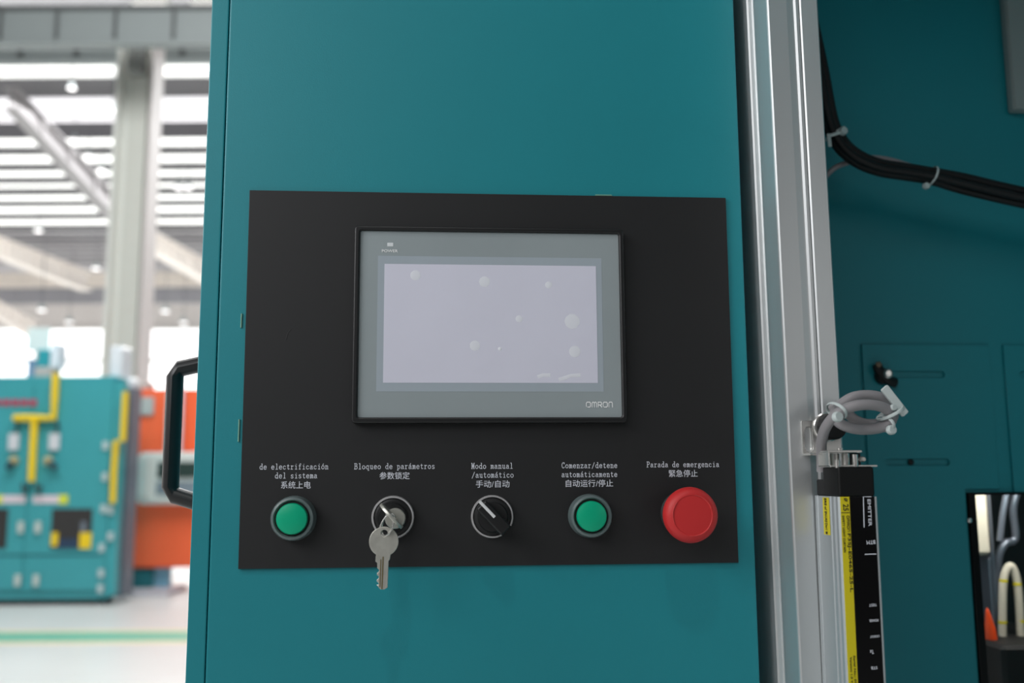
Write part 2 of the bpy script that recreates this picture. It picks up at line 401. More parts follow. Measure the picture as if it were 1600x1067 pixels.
bm = new(); lathe(bm, [(0.003, 0), (0.003, 0.003), (0, 0.004)], P(1371.5, 570, WALLY - 0.010), n=16); part('latch_pin', bm, mat('dull_brass', (130, 112, 95), 0.4, metal=0.7), lt, smooth=True)
bm = new(); lathe(bm, [(0.0028, 0), (0.0028, 0.003), (0.0016, 0.0038), (0, 0.0038)], P(1422, 722, WALLY), n=16); part('hole_plug', bm, BLACKM, mach, smooth=True)

# =================================================================== CONTROL PLATE
PY = -0.0022
plate = root('control_plate', 'large black rectangular control plate on the teal cabinet front, with white bilingual button captions', 'control panel', P(760, 885, 0))
cor = [P(390, 297, PY), P(1134, 309, PY), P(1154, 879, PY), P(372, 889, PY)]
xl_ = (cor[0].x + cor[3].x) / 2; xr_ = (cor[1].x + cor[2].x) / 2; zt_ = (cor[0].z + cor[1].z) / 2; zb_ = (cor[2].z + cor[3].z) / 2
bm = new(); quadbox(bm, [cor[3], cor[2], cor[1], cor[0]], 0.0021, 0.0002)
part('plate', bm, BLACKP, plate)
TY = PY - 0.0001
def caption(lines):
    bms = []
    for (kind, text, x0, x1, yb) in lines:
        A = P(x0, yb, TY); B = P(x1, yb, TY); wd = B.x - A.x; cen = (A + B) / 2
        if kind == 's':
            b = serif_line(text, wd / len(text)); flat_on(b, cen, TY)
            b2 = b
        else:
            b2 = sans(text, 0.0056, None, bold=0.003); fit(b2, wd, px2m(11.2, TY)); flat_on(b2, cen, TY)
        bms.append(b2)
    part('lettering', merge(bms), WPRINT, plate)
caption([('s', 'de electrificación', 405, 513.5, 733), ('s', 'del sistema', 429, 496, 747), ('c', '系统上电', 439, 485.5, 757.5)])
caption([('s', 'Bloqueo de parámetros', 553, 680, 732.5), ('c', '参数锁定', 593, 640, 743)])
caption([('s', 'Modo manual', 736, 802, 732), ('s', '/automático', 736.5, 803, 746), ('c', '手动/自动', 743.5, 796, 756)])
caption([('s', 'Comenzar/detene', 877, 965, 731), ('s', 'automáticamente', 877, 965, 745), ('c', '自动运行/停止', 884, 958, 755)])
caption([('s', 'Parada de emergencia', 1010, 1124, 729.5), ('c', '緊急停止', 1045, 1090, 739.5)])
# smears of glue along the plate edge, a scuff
for (x0, y0, x1, y1) in ((373.8, 655, 372.5, 690), (377.5, 490, 376.7, 512), (930, 305, 956, 305.4)):
    bm = new(); tube(bm, [P(x0, y0, -0.0006), (P(x0, y0, -0.0006) + P(x1, y1, -0.0006)) / 2, P(x1, y1, -0.0006)], 0.0006, 6); part('glue_smear', bm, PINKR, plate)

bm = new(); tube(bm, [P(455, 514, PY), P(450, 520, PY), P(447, 531, PY)], (0.00006, 0.0005), 8, flat=(0, 1, 0)); part('scuff', bm, BLACKM, plate, label='small dark scuff')
# =================================================================== TOUCH SCREEN
hmi = root('touch_screen', 'grey touch screen panel with black bezel and blank pale display, centred on the black plate', 'screen', P(765, 662, PY))
HB = -0.0085
def rectP(x0, x1, y0, y1, yy):
    """level rectangle on plane yy from four edge pixels taken at its middle"""
    xm, ym = (x0 + x1) / 2, (y0 + y1) / 2
    a = P(x0, ym, yy).x; b = P(x1, ym, yy).x; t = P(xm, y0, yy).z; s = P(xm, y1, yy).z
    return a, b, t, s
a, b, t, s = rectP(551.5, 977, 355.5, 661, HB)
def rr(a, b, t, s, r): return roundquad([(a, s, 0), (b, s, 0), (b, t, 0), (a, t, 0)], r)
def frame_plate(a, b, t, s, a2, b2, t2, s2, r1, r2, th, bev=0.0):
    return holed([(p.x, p.y) for p in rr(a, b, t, s, r1)], [[(p.x, p.y) for p in rr(a2, b2, t2, s2, r2)]], th, bev)
a2, b2, t2, s2 = rectP(560.5, 969.5, 362.5, 652, HB)
part('bezel', frame_plate(a, b, t, s, a2, b2, t2, s2, 0.003, 0.002, 0.0060, 0.0012), BLACK, hmi, frame=xz_at((PY + HB) / 2 - 0.0001), smooth=False)
a3, b3, t3, s3 = rectP(589, 942, 401, 611.5, HB); 
def plate_rect(a, b, t, s, y0, y1, bev=0.0):
    bm = new(); box(bm, a, y0, s, b, y1, t, bev); return bm
part('face', plate_rect(a2 + 0.0001, b2 - 0.0001, t2 - 0.0001, s2 + 0.0001, HB + 0.0012, PY), GREYF, hmi)
part('display_border', plate_rect(a3, b3, t3, s3, HB + 0.0011, HB + 0.0013), GREYI, hmi)
a4, b4, t4, s4 = rectP(599.5, 933, 413.5, 598, HB)
dsp = part('display', plate_rect(a4, b4, t4, s4, HB + 0.00095, HB + 0.00115), LCD, hmi, label='blank pale lavender display under protective film')
for (x, y, r) in ((649, 430, 8), (757, 440, 8.5), (857, 445, 5.5), (811, 498, 5.5), (894, 502, 12), (742, 540, 8), (898, 549, 9), (781, 545, 3)):
    bm = new(); q = P(x, y, HB + 0.00095); R_ = px2m(r, 0)
    n = 20; rj = [R_ * (1 + 0.08 * math.sin(3 * k + x) * random.random()) for k in range(n)]
    cv = bm.verts.new(q + Vector((0, -0.00012, 0)))
    rim = [bm.verts.new(q + Vector((rj[k] * math.cos(2 * math.pi * k / n), 0, rj[k] * math.sin(2 * math.pi * k / n)))) for k in range(n)]
    mid = [bm.verts.new(q + Vector((.85 * rj[k] * math.cos(2 * math.pi * k / n), -0.0001, .85 * rj[k] * math.sin(2 * math.pi * k / n)))) for k in range(n)]
    for k in range(n):
        j = (k + 1) % n; bm.faces.new((rim[k], rim[j], mid[j], mid[k])); bm.faces.new((mid[k], mid[j], cv))
    part('film_bubble', bm, BUBB, dsp, smooth=True)
for pl in ([(840, 589), (848, 586), (860, 586)], [(873, 593), (884, 590), (892, 587), (907, 586)]):
    bm = new(); tube(bm, [P(x, y, HB + 0.00095) for x, y in pl], (0.0001, 0.0013), 8, flat=(0, 1, 0)); part('film_bubble', bm, BUBB, dsp)
bm = new(); q = P(610, 382, HB + 0.001); box(bm, q.x - .0022, q.y, q.z - .0014, q.x + .0022, q.y + .0004, q.z + .0014, 0.0002)
part('indicator_lamp', bm, mat('white_indicator', (225, 228, 230), 0.4), hmi, label='small white power indicator')
OPR = mat('light_print', (250, 250, 250), 0.5)
b_ = sans('POWER', 0.0026); fit(b_, px2m(25, 0), px2m(4.6, 0)); flat_on(b_, P(609, 391.5, HB), HB + 0.0010); part('lettering', b_, OPR, hmi)
# maker's wordmark, drawn in rounded strokes
LOGO = {'O': (10, [[(2, 0), (8, 0), (9.5, 1.5), (9.5, 5.5), (8, 7), (2, 7), (.5, 5.5), (.5, 1.5), (2, 0)]]),
        'm': (11, [[(.7, 0), (.7, 5.6), (2, 7), (4, 7), (5.5, 5.8), (5.5, 0)], [(5.5, 5.8), (7, 7), (9, 7), (10.3, 5.6), (10.3, 0)]]),
        'R': (9, [[(.7, 0), (.7, 7), (6.6, 7), (8.2, 6), (8.2, 4), (6.6, 3), (.7, 3)], [(4.6, 3), (8.4, 0)]]),
        'n': (9, [[(.7, 0), (.7, 5.6), (2, 7), (7, 7), (8.3, 5.6), (8.3, 0)]])}
def wordmark(wd, hh, t=1.5):
    bm = new(); x = 0
    for ch in 'OmROn':
        w_, st = LOGO[ch]
        for p in st: ribbon(bm, [(q[0] + x, q[1]) for q in p], t, 0.0001)
        x += w_ + 2
    x -= 2
    for v in bm.verts: v.co.x = (v.co.x - x / 2) * wd / x; v.co.y = (v.co.y - 3.5) * hh / 7
    return bm
b_ = wordmark(px2m(42, 0), px2m(7.6, 0)); flat_on(b_, P(937, 632, HB), HB + 0.0010); part('lettering', b_, OPR, hmi)

# =================================================================== BUTTONS
def push_button(px, py, label):
    fy = -0.013; q = P(px, py, fy); base = (q.x, PY, q.z)
    r = root('push_button', label, 'button', base, group='green illuminated push buttons on the control plate')
    R_ = px2m(33.2, fy)
    bm = new(); lathe(bm, [(R_ + .0004, 0), (R_ + .0004, 0.002), (R_, 0.0035), (R_, 0.0085), (R_ - .0008, 0.0105), (R_ - .0022, 0.0110), (R_ - .0030, 0.0100), (R_ - .0034, 0.0085), (R_ - .0042, 0.0085), (R_ - .0046, 0.0060)], base, n=64)
    part('ring', bm, RINGG, r, smooth=True)
    bm = new(); lathe(bm, [(R_ - .0032, 0.0), (R_ - .0032, 0.0092), (R_ - .0038, 0.0098), (0.0110, 0.0098), (0.0110, 0.006), (0, 0.006)], base, n=64)
    part('collar', bm, BLACKM, r, smooth=True)
    bm = new(); G = 0.0109
    lathe(bm, [(G, 0.0061), (G, 0.0115), (G - .0006, 0.0125), (G * .7, 0.0132), (G * .35, .0135), (0, 0.0136)], base, n=64)
    part('lens', bm, GREENL, r, smooth=True, label='green lens')
    return r
push_button(456.2, 810.5, 'green push button under the caption at the left end of the control plate')
push_button(924.5, 806.6, 'green push button between the black selector knob and the red mushroom button')

# selector switch
q = P(769.3, 807.2, PY - 0.004)
sel = root('selector_switch', 'black rotary selector knob with white pointer line inside an open silver ring', 'switch', (q.x, PY, q.z))
def arc_ring(c, r0, r1, y0, th, a0, a1, n=64):
    """flat ring sector facing -Y, angles in degrees"""
    bm = new(); pr = []
    for i in range(n + 1):
        a = math.radians(a0 + (a1 - a0) * i / n); ca, sa = math.cos(a), math.sin(a)
        sec = [(r1, y0 + th), (r1, y0 + th * .3), (r1 - (r1 - r0) * .25, y0), (r0 + (r1 - r0) * .25, y0), (r0, y0 + th * .3), (r0, y0 + th)]
        pr.append([bm.verts.new((c.x + rr_ * ca, yy, c.z + rr_ * sa)) for rr_, yy in sec])
    full = abs(a1 - a0) >= 360
    for A, B in zip(pr, pr[1:]):
        for k in range(6):
            bm.faces.new((A[k], A[(k + 1) % 6], B[(k + 1) % 6], B[k]))
    if not full: bm.faces.new(pr[0]); bm.faces.new(pr[-1][::-1])
    bmesh.ops.remove_doubles(bm, verts=bm.verts, dist=1e-7)
    return bm
SILV = mat('silver_ring', (205, 203, 203), 0.35, metal=0.4)
part('ring', arc_ring(q, px2m(28.8, 0), px2m(32.5, 0), PY - 0.0045, 0.0043, -26, 297), SILV, sel, smooth=True, label='open silver ring')
bm = new(); lathe(bm, [(0.0134, 0), (0.0134, 0.004), (0.0125, 0.0052), (0.0108, 0.0056), (0.0108, 0.011), (0.010, 0.0122), (0, 0.0122)], (q.x, PY, q.z), n=48)
knb = part('knob_base', bm, BLACKM, sel, smooth=True)
bm = new(); box(bm, -0.0128, -0.0048, 0, 0.0128, 0.0048, 0.0125, 0.0016, 3)
ang = math.radians(134)
bmesh.ops.transform(bm, matrix=Matrix.Translation(Vector((q.x, PY - 0.010, q.z))) @ Matrix.Rotation(math.pi / 2, 4, 'X') @ Matrix.Rotation(ang, 4, 'Z'), verts=bm.verts)
grip = part('knob_grip', bm, BLACK, sel, smooth=True)
A = P(749, 783, PY - 0.0228); B = P(773, 808, PY - 0.0228)
bm = new(); tube(bm, [A, A.lerp(B, .5), B], (0.0003, 0.0011), 10, flat=(0, 1, 0)); part('pointer', bm, mat('white_plastic', (225, 226, 226), 0.4), grip, label='white pointer line')

# key switch
q = P(613.7, 808.3, PY - 0.005)
ks = root('key_switch', 'round key lock switch with silver outer ring, keys hanging from it', 'switch', (q.x, PY, q.z))
part('ring', arc_ring(q, px2m(28.2, 0), px2m(32.3, 0), PY - 0.0055, 0.0053, 0, 360), SILV, ks, smooth=True)
bm = new(); lathe(bm, [(0.0133, 0), (0.0133, 0.0045), (0.0120, 0.0052), (0.0104, 0.0052), (0.0104, 0.0100), (0.0098, 0.0108), (0, 0.0108)], (q.x, PY, q.z), n=48)
part('body', bm, BLACK, ks, smooth=True)
kc = P(617.5, 810, PY - 0.012)
bm = new(); lathe(bm, [(0.0072, 0), (0.0072, 0.0018), (0.0066, 0.0026), (0, 0.0026)], (kc.x, PY - 0.0108, kc.z), n=40)
cylo = part('lock_cylinder', bm, STEELR, ks, smooth=True, label='silver lock cylinder face')
bm = new(); box(bm, -0.0042, -0.0009, 0, 0.0042, 0.0009, 0.0003)
ka = math.radians(-47)
bmesh.ops.transform(bm, matrix=Matrix.Translation(Vector((kc.x, PY - 0.0134, kc.z))) @ Matrix.Rotation(math.pi / 2, 4, 'X') @ Matrix.Rotation(ka, 4, 'Z'), verts=bm.verts)
part('keyway', bm, BLACKM, cylo)
# the inserted key, bow seen edge-on.  Key local: x across, y along (tip at +y), z thickness
def key_mesh(bow_r, hole, blade_len, blade_w, th, teeth=True):
    n = 40; out = []
    a0 = math.asin(min(.9, (blade_w / 2 + 0.0012) / bow_r))
    for i in range(n + 1):
        a = math.pi / 2 + a0 + (2 * math.pi - 2 * a0) * i / n
        out.append((bow_r * math.cos(a), bow_r * math.sin(a)))
    y1 = bow_r * .98
    out += [(blade_w / 2 + .0008, y1 + .0022), (blade_w / 2, y1 + .003)]
    # right edge plain, left edge toothed
    yt = y1 + blade_len
    out += [(blade_w / 2, yt - .0012), (blade_w * .2, yt), (-blade_w * .15, yt), (-blade_w * .5, yt - .003)]
    y = yt - .003
    k = 0
    while y > y1 + .007:
        out += [(-blade_w * (.5 if k % 2 else .34), y), (-blade_w * (.5 if k % 2 else .32), y - .0011)]
        y -= .0022; k += 1
    out += [(-blade_w / 2 - .0002, y1 + .0045), (-blade_w / 2 - .0014, y1 + .0035), (-blade_w / 2 - .0014, y1 + .001)]
    # orientation fix: the bow sweep ends on the +x side
    return out, [circ(hole[0], hole[1], hole[2], 20)]
out, hs = key_mesh(0.0112, (0, -0.0066, 0.0026), 0.010, 0.0070, 0.002)
bm = holed(out, hs, 0.0016, 0.0003)
# plane of the key contains Y (world) and the diagonal
dg = (P(626, 824, PY - .02) - P(594, 789, PY - .02)); dg.y = 0; dg.normalize()
ins = Vector((kc.x, PY - 0.0134, kc.z))
ins = P(611.5, 806, PY - 0.026); 
M = Matrix.Identity(4)
yax = Vector((0, 1, 0)); xax = dg; zax = xax.cross(yax)
for i in range(3): M[i][0] = xax[i]; M[i][1] = yax[i]; M[i][2] = zax[i]; M[i][3] = (ins)[i]
key1 = root('key', 'key inserted in the lock switch, its round bow seen edge-on', 'key', ins, group='keys on the key switch')
part('blank', bm, STEELR, key1, frame=M, smooth=False)
# hanging key
kb = P(599.8, 846, -0.034)
out, hs = key_mesh(px2m(22.3, -.034), (0.0001, -px2m(12.6, -.034), px2m(5.2, -.034)), px2m(49, -.034), px2m(16.5, -.034), 0.002)
out = [(-x, y) for x, y in out][::-1]
bm = holed(out, [[(-x, y) for x, y in h][::-1] for h in hs], 0.0014, 0.0003)
M2 = Matrix.Translation(kb) @ XZ @ Matrix.Rotation(math.pi + math.radians(-1.5), 4, 'Z')
key2 = root('key', 'silver key hanging from the split ring, its blade reaching down over the teal face', 'key', kb + Vector((0, 0, -0.033)), group='keys on the key switch')
bl = part('blank', bm, STEELR, key2, frame=M2)
bm = new(); box(bm, -0.0003, 0.0100, 0.0010, 0.0004, 0.0315, 0.0013); box(bm, 0.0012, 0.0118, 0.0010, 0.0018, 0.0300, 0.0013)
part('groove', bm, mat('brass_groove', (150, 135, 90), 0.35, metal=0.9), key2, frame=M2)
b_ = merge([ (lambda z: (ribbon(z, [(0.0012 * math.cos(a), 0.0010 * math.sin(a)) for a in [k * math.pi / 6 for k in range(13)]], .00025, .0001), z)[1])(new())])
part('emblem', b_, mat('worn_stamp', (140, 138, 130), 0.5, metal=0.6), key2, frame=Matrix.Translation(P(600, 862, -0.0348)) @ XZ)
# split ring through both bows
hc1 = Vector(ins) + Vector((0, -0.0066, 0)); hc2 = P(600.2, 833.5, -0.034)
rc = (hc1 + hc2) / 2
upv = (hc1 - hc2); hl = upv.length / 2 + 0.0016; upv.normalize()
kr = root('key_ring', 'small steel split ring joining the two keys', 'key ring', rc)
for k, (rx, off) in enumerate(((0.0046, -0.0012), (0.0046, 0.0012))):
    bm = new(); side = Vector((0.75, -0.55 + 0.25 * k, -0.1)); side = (side - upv * side.dot(upv)).normalized()
    tube(bm, [rc + side * (rx * math.cos(a) ) + Vector((off, 0, 0)) * math.sin(a) * .6 + upv * hl * math.sin(a) for a in [2 * math.pi * i / 40 for i in range(40)]], 0.00048, 8, closed=True)
    part('ring_coil', bm, CHROME, kr, smooth=True)

# emergency stop
ey = -0.033; q = P(1082.8, 805.2, ey); R_ = px2m(43.2, ey) * 1.015
es = root('emergency_stop_button', 'red mushroom emergency stop button at the right end of the control plate', 'button', (q.x, PY, q.z))
bm = new(); lathe(bm, [(0.0165, 0), (0.0165, 0.003), (0.0145, 0.0045), (0.0125, 0.0048), (0.0125, 0.018), (0, 0.018)], (q.x, PY, q.z), n=48); part('collar', bm, BLACKM, es, smooth=True)
bm = new(); lathe(bm, [(0.0130, 0.0160), (R_ - .002, 0.0185), (R_ - .0004, 0.0205), (R_, 0.0230), (R_ - .0006, 0.0262), (R_ - .0022, 0.0288), (R_ - .0045, 0.0302), (R_ - .0056, 0.0303), (R_ - .0060, 0.0300), (R_ - .0075, 0.0301), (0, 0.0308)], (q.x, PY, q.z), n=72)
cap = part('mushroom_head', bm, REDP, es, smooth=True)
for k in range(3):
    a0 = 20 + 120 * k
    b_ = arc_ring(Vector((q.x, 0, q.z)), R_ - .0058, R_ - .0050, PY - 0.0307, 0.0008, a0, a0 + 62, 16)
    part('turn_arrow', b_, REDL, cap)

# =================================================================== ALUMINIUM POST
yf = -0.047
def X_at(px, py, y): return P(px, py, y).x
pxl = (X_at(1197, 0, yf) + X_at(1252, 1067, yf)) / 2
ptilt = (X_at(1199, 0, yf) - X_at(1252, 1067, yf)) / (P(1197, 0, yf).z - P(1252, 1067, yf).z)
PW = 0.0395; PD = 0.120
post = root('aluminium_post', 'vertical silver aluminium extrusion post beside the right edge of the teal front', 'post', (pxl, yf + PD / 2, 0.0))
def cross():
    """cross-section, x to the right, y into the picture, origin at front left"""
    p = []
    # left side from the rear to the front, with a slot
    p += [(0.0, PD), (0.0, 0.0445), (-0.0008, 0.0439), (-0.0008, 0.0425), (0.0006, 0.0420), (0.0030, 0.0416), (0.0030, 0.0310), (0.0014, 0.0302), (0.0, 0.0292), (0.0, 0.0016), (0.0004, 0.0005), (0.0015, 0.0)]
    # front: flat, dished step, narrow groove with bright lip, flat
    p += [(0.0150, 0.0), (0.0195, 0.0009), (0.0205, 0.0009), (0.0222, 0.0002), (0.0240, 0.0002), (0.0242, 0.0022), (0.0249, 0.0022), (0.0251, 0.0006), (0.0262, 0.0), (PW - .0012, 0.0), (PW, 0.0012), (PW, PD)]
    return p
bm = prism(new(), [(x + pxl, y + yf) for x, y in cross()], 0.0, 2.095)
zc = CZ + 0.07
for v in bm.verts: v.co.x += (v.co.z - zc) * ptilt
for f in bm.faces: pass
part('extrusion', bm, ALU, post)
def postx(z): return pxl + (z - zc) * ptilt

# =================================================================== LIGHT CURTAIN
cf = -0.0885
cl = (X_at(1311, 776, cf) + X_at(1323.5, 1067, cf)) / 2
cr = (X_at(1369.5, 776, cf) + X_at(1384, 1067, cf)) / 2
ct = P(1335, 729, cf).z; ch = P(1335, 776, cf).z          # top of the cap, top of the housing
CD = 0.0405
lc = root('light_curtain', 'slim light curtain housing with yellow label and glossy black face, clamped to the aluminium post', 'light curtain', (cl, cf + CD / 2, 0.75))
z0 = 0.75
ctilt = (X_at(1312.5, 776, cf) - X_at(1324, 1067, cf)) / (P(1312, 776, cf).z - P(1324, 1067, cf).z) * .5
def tilt(bm, k=None):
    for v in bm.verts: v.co.x += (v.co.z - (ch - .06)) * (ctilt if k is None else k)
    return bm
W_ = cr - cl
sec = [(0, CD), (0, CD - .0035), (.0007, CD - .004), (.0007, CD - .0052), (0, CD - .0057), (0, .0150), (.0008, .0145), (.0008, .0120), (-.0003, .0112), (-.0003, .0080), (.0009, .0074), (.0009, .0052), (-.0003, .0046), (-.0003, .0014), (0.001, 0.0), (W_ - .0016, 0.0), (W_ - .0016, -.0010), (W_ - .0006, -.0010), (W_, -.0004), (W_, CD)]
part('housing', tilt(prism(new(), [(x + cl, y + cf) for x, y in sec], z0, ch)), ALU2, lc)
yl = cl + 0.0008; yr = cl + 0.0008 + px2m(15, cf)
part('yellow_label', tilt(box(new(), yl, cf - 0.00015, z0, yr, cf + 0.0002, ch)), YEL, lc, label='long yellow rating label')
part('front_window', tilt(box(new(), yr + .0001, cf - 0.0006, z0, cr - .0017, cf + 0.0002, ch)), GLOSSB, lc, label='glossy black optical face')
part('end_cap', tilt(box(new(), cl + .0002, cf - 0.0004, ch, cr - .0008, cf + 0.026, ct, 0.0016, 3)), mat('deep_black_plastic', (13, 14, 14), 0.45, spec=0.3), lc, smooth=True)
cb_l = P(1273, 760, cf + CD).x
part('cap_block', tilt(box(new(), cb_l + 0.0005, cf + 0.022, ch, cl + .004, cf + CD - 0.001, P(1280, 749, cf + .03).z, 0.0008)), BLACKM, lc)
def tpos(px, py, y=cf): q = P(px, py, y); return Vector((q.x, y, q.z))
ty = cf - 0.00035
def put_text(b_, px, py, rot, y=None, m=INKB, par=None, wd=None, hh=None):
    if wd: fit(b_, px2m(wd, cf), px2m(hh, cf))
    flat_on(b_, P(px, py, cf), cf - 0.00035 if y is None else y, rot)
    return part('lettering', b_, m, lc)
LR = -90 + math.degrees(-ctilt)      # reading downwards along the leaning housing
put_text(sans('⌀ 25', 0.005), 1321, 788, LR, wd=20, hh=9)
bm = new(); q1 = P(1314.5, 801, ty); q2 = P(1328, 801, ty); box(bm, q1.x, ty, q1.z - .0002, q2.x, ty + .0002, q1.z + .0002); part('lettering', bm, INKB, lc)
put_text(wordmark(.01, .002), 1325, 818, LR, wd=25, hh=4.6)
put_text(sans('F3SJ-E0465-25-L', 0.006), 1327.8, 879, LR, wd=90, hh=6.5)
put_text(sans('SAFETY LIGHT CURTAIN', 0.004), 1318.5, 834, LR, wd=57, hh=3.5)
put_text(sans('Serial No.: 03', 0.004), 1335.5, 1046, LR, wd=42, hh=3.2)
put_text(sans('Version: 1.0 Ye', 0.004), 1330, 1048, LR, wd=42, hh=3.2)
# print on the black face
ybl = cf - 0.0008
put_text(sans('EMITTER', 0.006), 1358, 801, LR, y=ybl, m=WPRINT, wd=42, hh=5.2)
put_text(sans('BTM', 0.005), 1360, 847, 183, y=ybl, m=WPRINT, wd=14, hh=6)
put_text(sans('TEST', 0.004), 1363, 945, 183, y=ybl, m=WPRINT, wd=12.5, hh=4)
put_text(sans('POWER', 0.004), 1364.5, 969, 183, y=ybl, m=WPRINT, wd=14.5, hh=4)
put_text(sans('LOCKOUT', 0.004), 1366, 994, 183, y=ybl, m=WPRINT, wd=15, hh=3.6)
put_text(sans('Tx', 0.004), 1361.5, 1018, 183, y=ybl, m=WPRINT, wd=6, hh=6)
put_text(sans('STB', 0.004), 1365, 1043, 183, y=ybl, m=WPRINT, wd=10, hh=4.5)
def line_on(pts, r=0.00035, m=WPRINT):
    bm = new(); tube(bm, [P(x, y, ybl) for x, y in pts], (0.0001, r), 6, flat=(0, 1, 0)); return part('lettering', bm, m, lc)
line_on([(1361, 776), (1349, 776), (1349.6, 800), (1350.3, 824)]); line_on([(1351.5, 866), (1369, 865.5)])
# sticker on the silver side
sx = cl - 0.0002
def side_pt(px, py):
    r = ray(px, py); k = (sx - CAM.x) / r.x; return CAM + r * k
sa = side_pt(1284.5, 777); sb = side_pt(1295.5, 836)
bm = new(); box(bm, sx - .0001, min(sa.y, side_pt(1294, 777).y), sb.z, sx + .0001, sa.y, sa.z); tilt(bm); part('sticker', bm, YEL, lc, label='small yellow sticker')
YZ = Matrix(((0, 0, -1, 0), (-1, 0, 0, 0), (0, 1, 0, 0), (0, 0, 0, 1)))      # local x -> -Y, local y -> Z, facing -X
for txt, py_, wd in (('ERE', 784, .0048), ('of', 794, .0024), ('EN', 802, .0028), ('UR5', 811, .0038), ('Dx1', 822, .0042), ('-', 832, .0014)):
    b_ = sans(txt, 0.004); fit(b_, wd, 0.0034 if txt != '-' else .0028)
    qq = side_pt(1290, py_)
    M = Matrix.Translation(Vector((sx - 0.0004 , (sa.y + side_pt(1294, 777).y) / 2, qq.z))) @ YZ @ Matrix.Rotation(-math.pi / 2, 4, 'Z')
    bmesh.ops.transform(b_, matrix=M, verts=b_.verts); tilt(b_); part('lettering', b_, INKB, lc)
# clamp on top of the cap: two plates, spacers and screws
cty = cf + 0.012
def boltp(px, py0, py1, r, y=None, m=CHROME, name='clamp_bolt', par=None):
    y = cty if y is None else y
    bm = new(); cyl(bm, P(px, py1, y), Vector((P(px, py1, y).x, y, P(px, py0, y).z)), r, 18); return part(name, bm, m, par or lc, smooth=True)
za = P(1315, 705.5, cty).z; zb2 = P(1315, 729, cty).z
clampL = P(1288.5, 706, cty).x; clampR = P(1341, 706, cty).x
clp = part('clamp_plate', box(new(), clampL, cty - .006, za - .0008, clampR, cty + .012, za + .0008, .0003), CHROME, lc)
part('clamp_plate', box(new(), clampL, cty - .009, zb2 - .0003, P(1362, 729, cty).x, cty + .012, zb2 + .0010, .0003), CHROME, lc)
part('clamp_plate', box(new(), clampL, cty - .006, zb2, clampL + .0012, cty + .012, za, .0003), CHROME, lc)
boltp(1322, 708, 728, px2m(6.5, cf)); boltp(1304, 709, 728, px2m(8, cf), cty + .004); boltp(1309, 719, 731, px2m(4.2, cf), cty - .008); boltp(1337, 710, 731, px2m(4.5, cf), cty - .008)
boltp(1313, 700, 704, px2m(5, cf), cty, name='clamp_bolt')
q = P(1345.5, 717.5, cty - .004); bm = new(); lathe(bm, [(px2m(4.6, cf), 0), (px2m(4.6, cf), .003), (px2m(3, cf), .0045), (px2m(2, cf), .0034), (0, .0034)], q, n=20); part('clamp_bolt', bm, CHROME, lc, smooth=True)
q = P(1337, 717, cty); part('clamp_spacer', box(new(), q.x - .002, cty, zb2, q.x + .0035, cty + .008, za - .001, .0003), BLACKM, lc)

# bracket on the post
by = yf - 0.0016
q0 = P(1252.5, 657, by); q1 = P(1286, 709, by)
br = root('mounting_bracket', 'polished steel L bracket with oblong slot screwed to the aluminium post', 'bracket', (q0.x, by, q1.z))
sl0 = P(1257, 666, by); sl1 = P(1271, 706, by)
def orect(x0, z0, x1, z1, r): return [(p.x, p.y) for p in roundquad([(x0, z0, 0), (x1, z0, 0), (x1, z1, 0), (x0, z1, 0)], r)]
bm = holed(orect(q0.x, q1.z, P(1312, 657, by).x, q0.z, .001), [orect(sl0.x, sl1.z, sl1.x, sl0.z, .0035)], 0.0014, 0.0002)
part('bracket_plate', bm, CHROME, br, frame=xz_at(by + .0008))
bm = new(); box(bm, q0.x, by - .012, q1.z - .0012, P(1281, 715, by).x, by + .0014, q1.z + .0004, .0005); part('bracket_foot', bm, CHROME, br)
q = P(1292, 667, by); bm = new(); lathe(bm, [(.0102, 0), (.0102, .0012), (.0094, .0018), (0, .0018)], (q.x, by, q.z), n=32); part('washer', bm, CHROME, br, smooth=True)
bm = new(); lathe(bm, [(.0092, 0.0018), (.0092, .0095), (.0080, .0112), (0, .0112)], (q.x + .0012, by, q.z), n=32); part('bolt_cover', bm, BLACKM, br, smooth=True)

# =================================================================== GREY CABLE LOOPS + TIES
cyb = cf + 0.006
def CP(px, py, y): return P(px, py, y)
path = [(1284, 737, cf + .030), (1284, 722, cf + .029), (1283.5, 706, cf + .024), (1284.5, 686, cf + .016), (1292, 665, cf + .006), (1310, 645, cf - .004), (1336, 634, cf - .008), (1362, 632.5, cf - .008), (1383, 638, cf - .006), (1394, 650, cf - .003), (1388, 663, cf), (1372, 669, cf + .001), (1350, 671, cf), (1328, 668, cf - .002), (1311, 660, cf - .001), (1305, 648, cf + .004),
        (1312, 634, cf + .008), (1332, 621, cf + .006), (1354, 617.5, cf + .006), (1376, 621, cf + .006), (1391, 634, cf + .008), (1396, 650, cf + .012), (1383, 660, cf + .014), (1356, 662.5, cf + .012), (1338, 657, cf + .011), (1324, 646, cf + .012), (1308, 634, cf + .018), (1301, 622 + 20, cf + .030)]
bm = new(); tube(bm, smoothpath([P(*p) for p in path], 7), px2m(8.6, cf), 14)
single('grey_cable', bm, CABLE, 'thick grey cable coiled in a small double loop above the light curtain', 'cable', smooth=True)
def tie_band(bm, c, nrm, ra, rb, wdt=0.0011, rot_ref=(0, 1, 0)):
    n_ = Vector(nrm).normalized(); u = Vector(rot_ref); u = (u - n_ * u.dot(n_)).normalized(); v = n_.cross(u)
    pts = [Vector(c) + u * ra * math.cos(a) + v * rb * math.sin(a) for a in [2 * math.pi * i / 24 for i in range(24)]]
    tube(bm, pts, (wdt, 0.0005), 8, closed=True, flat=n_); return bm
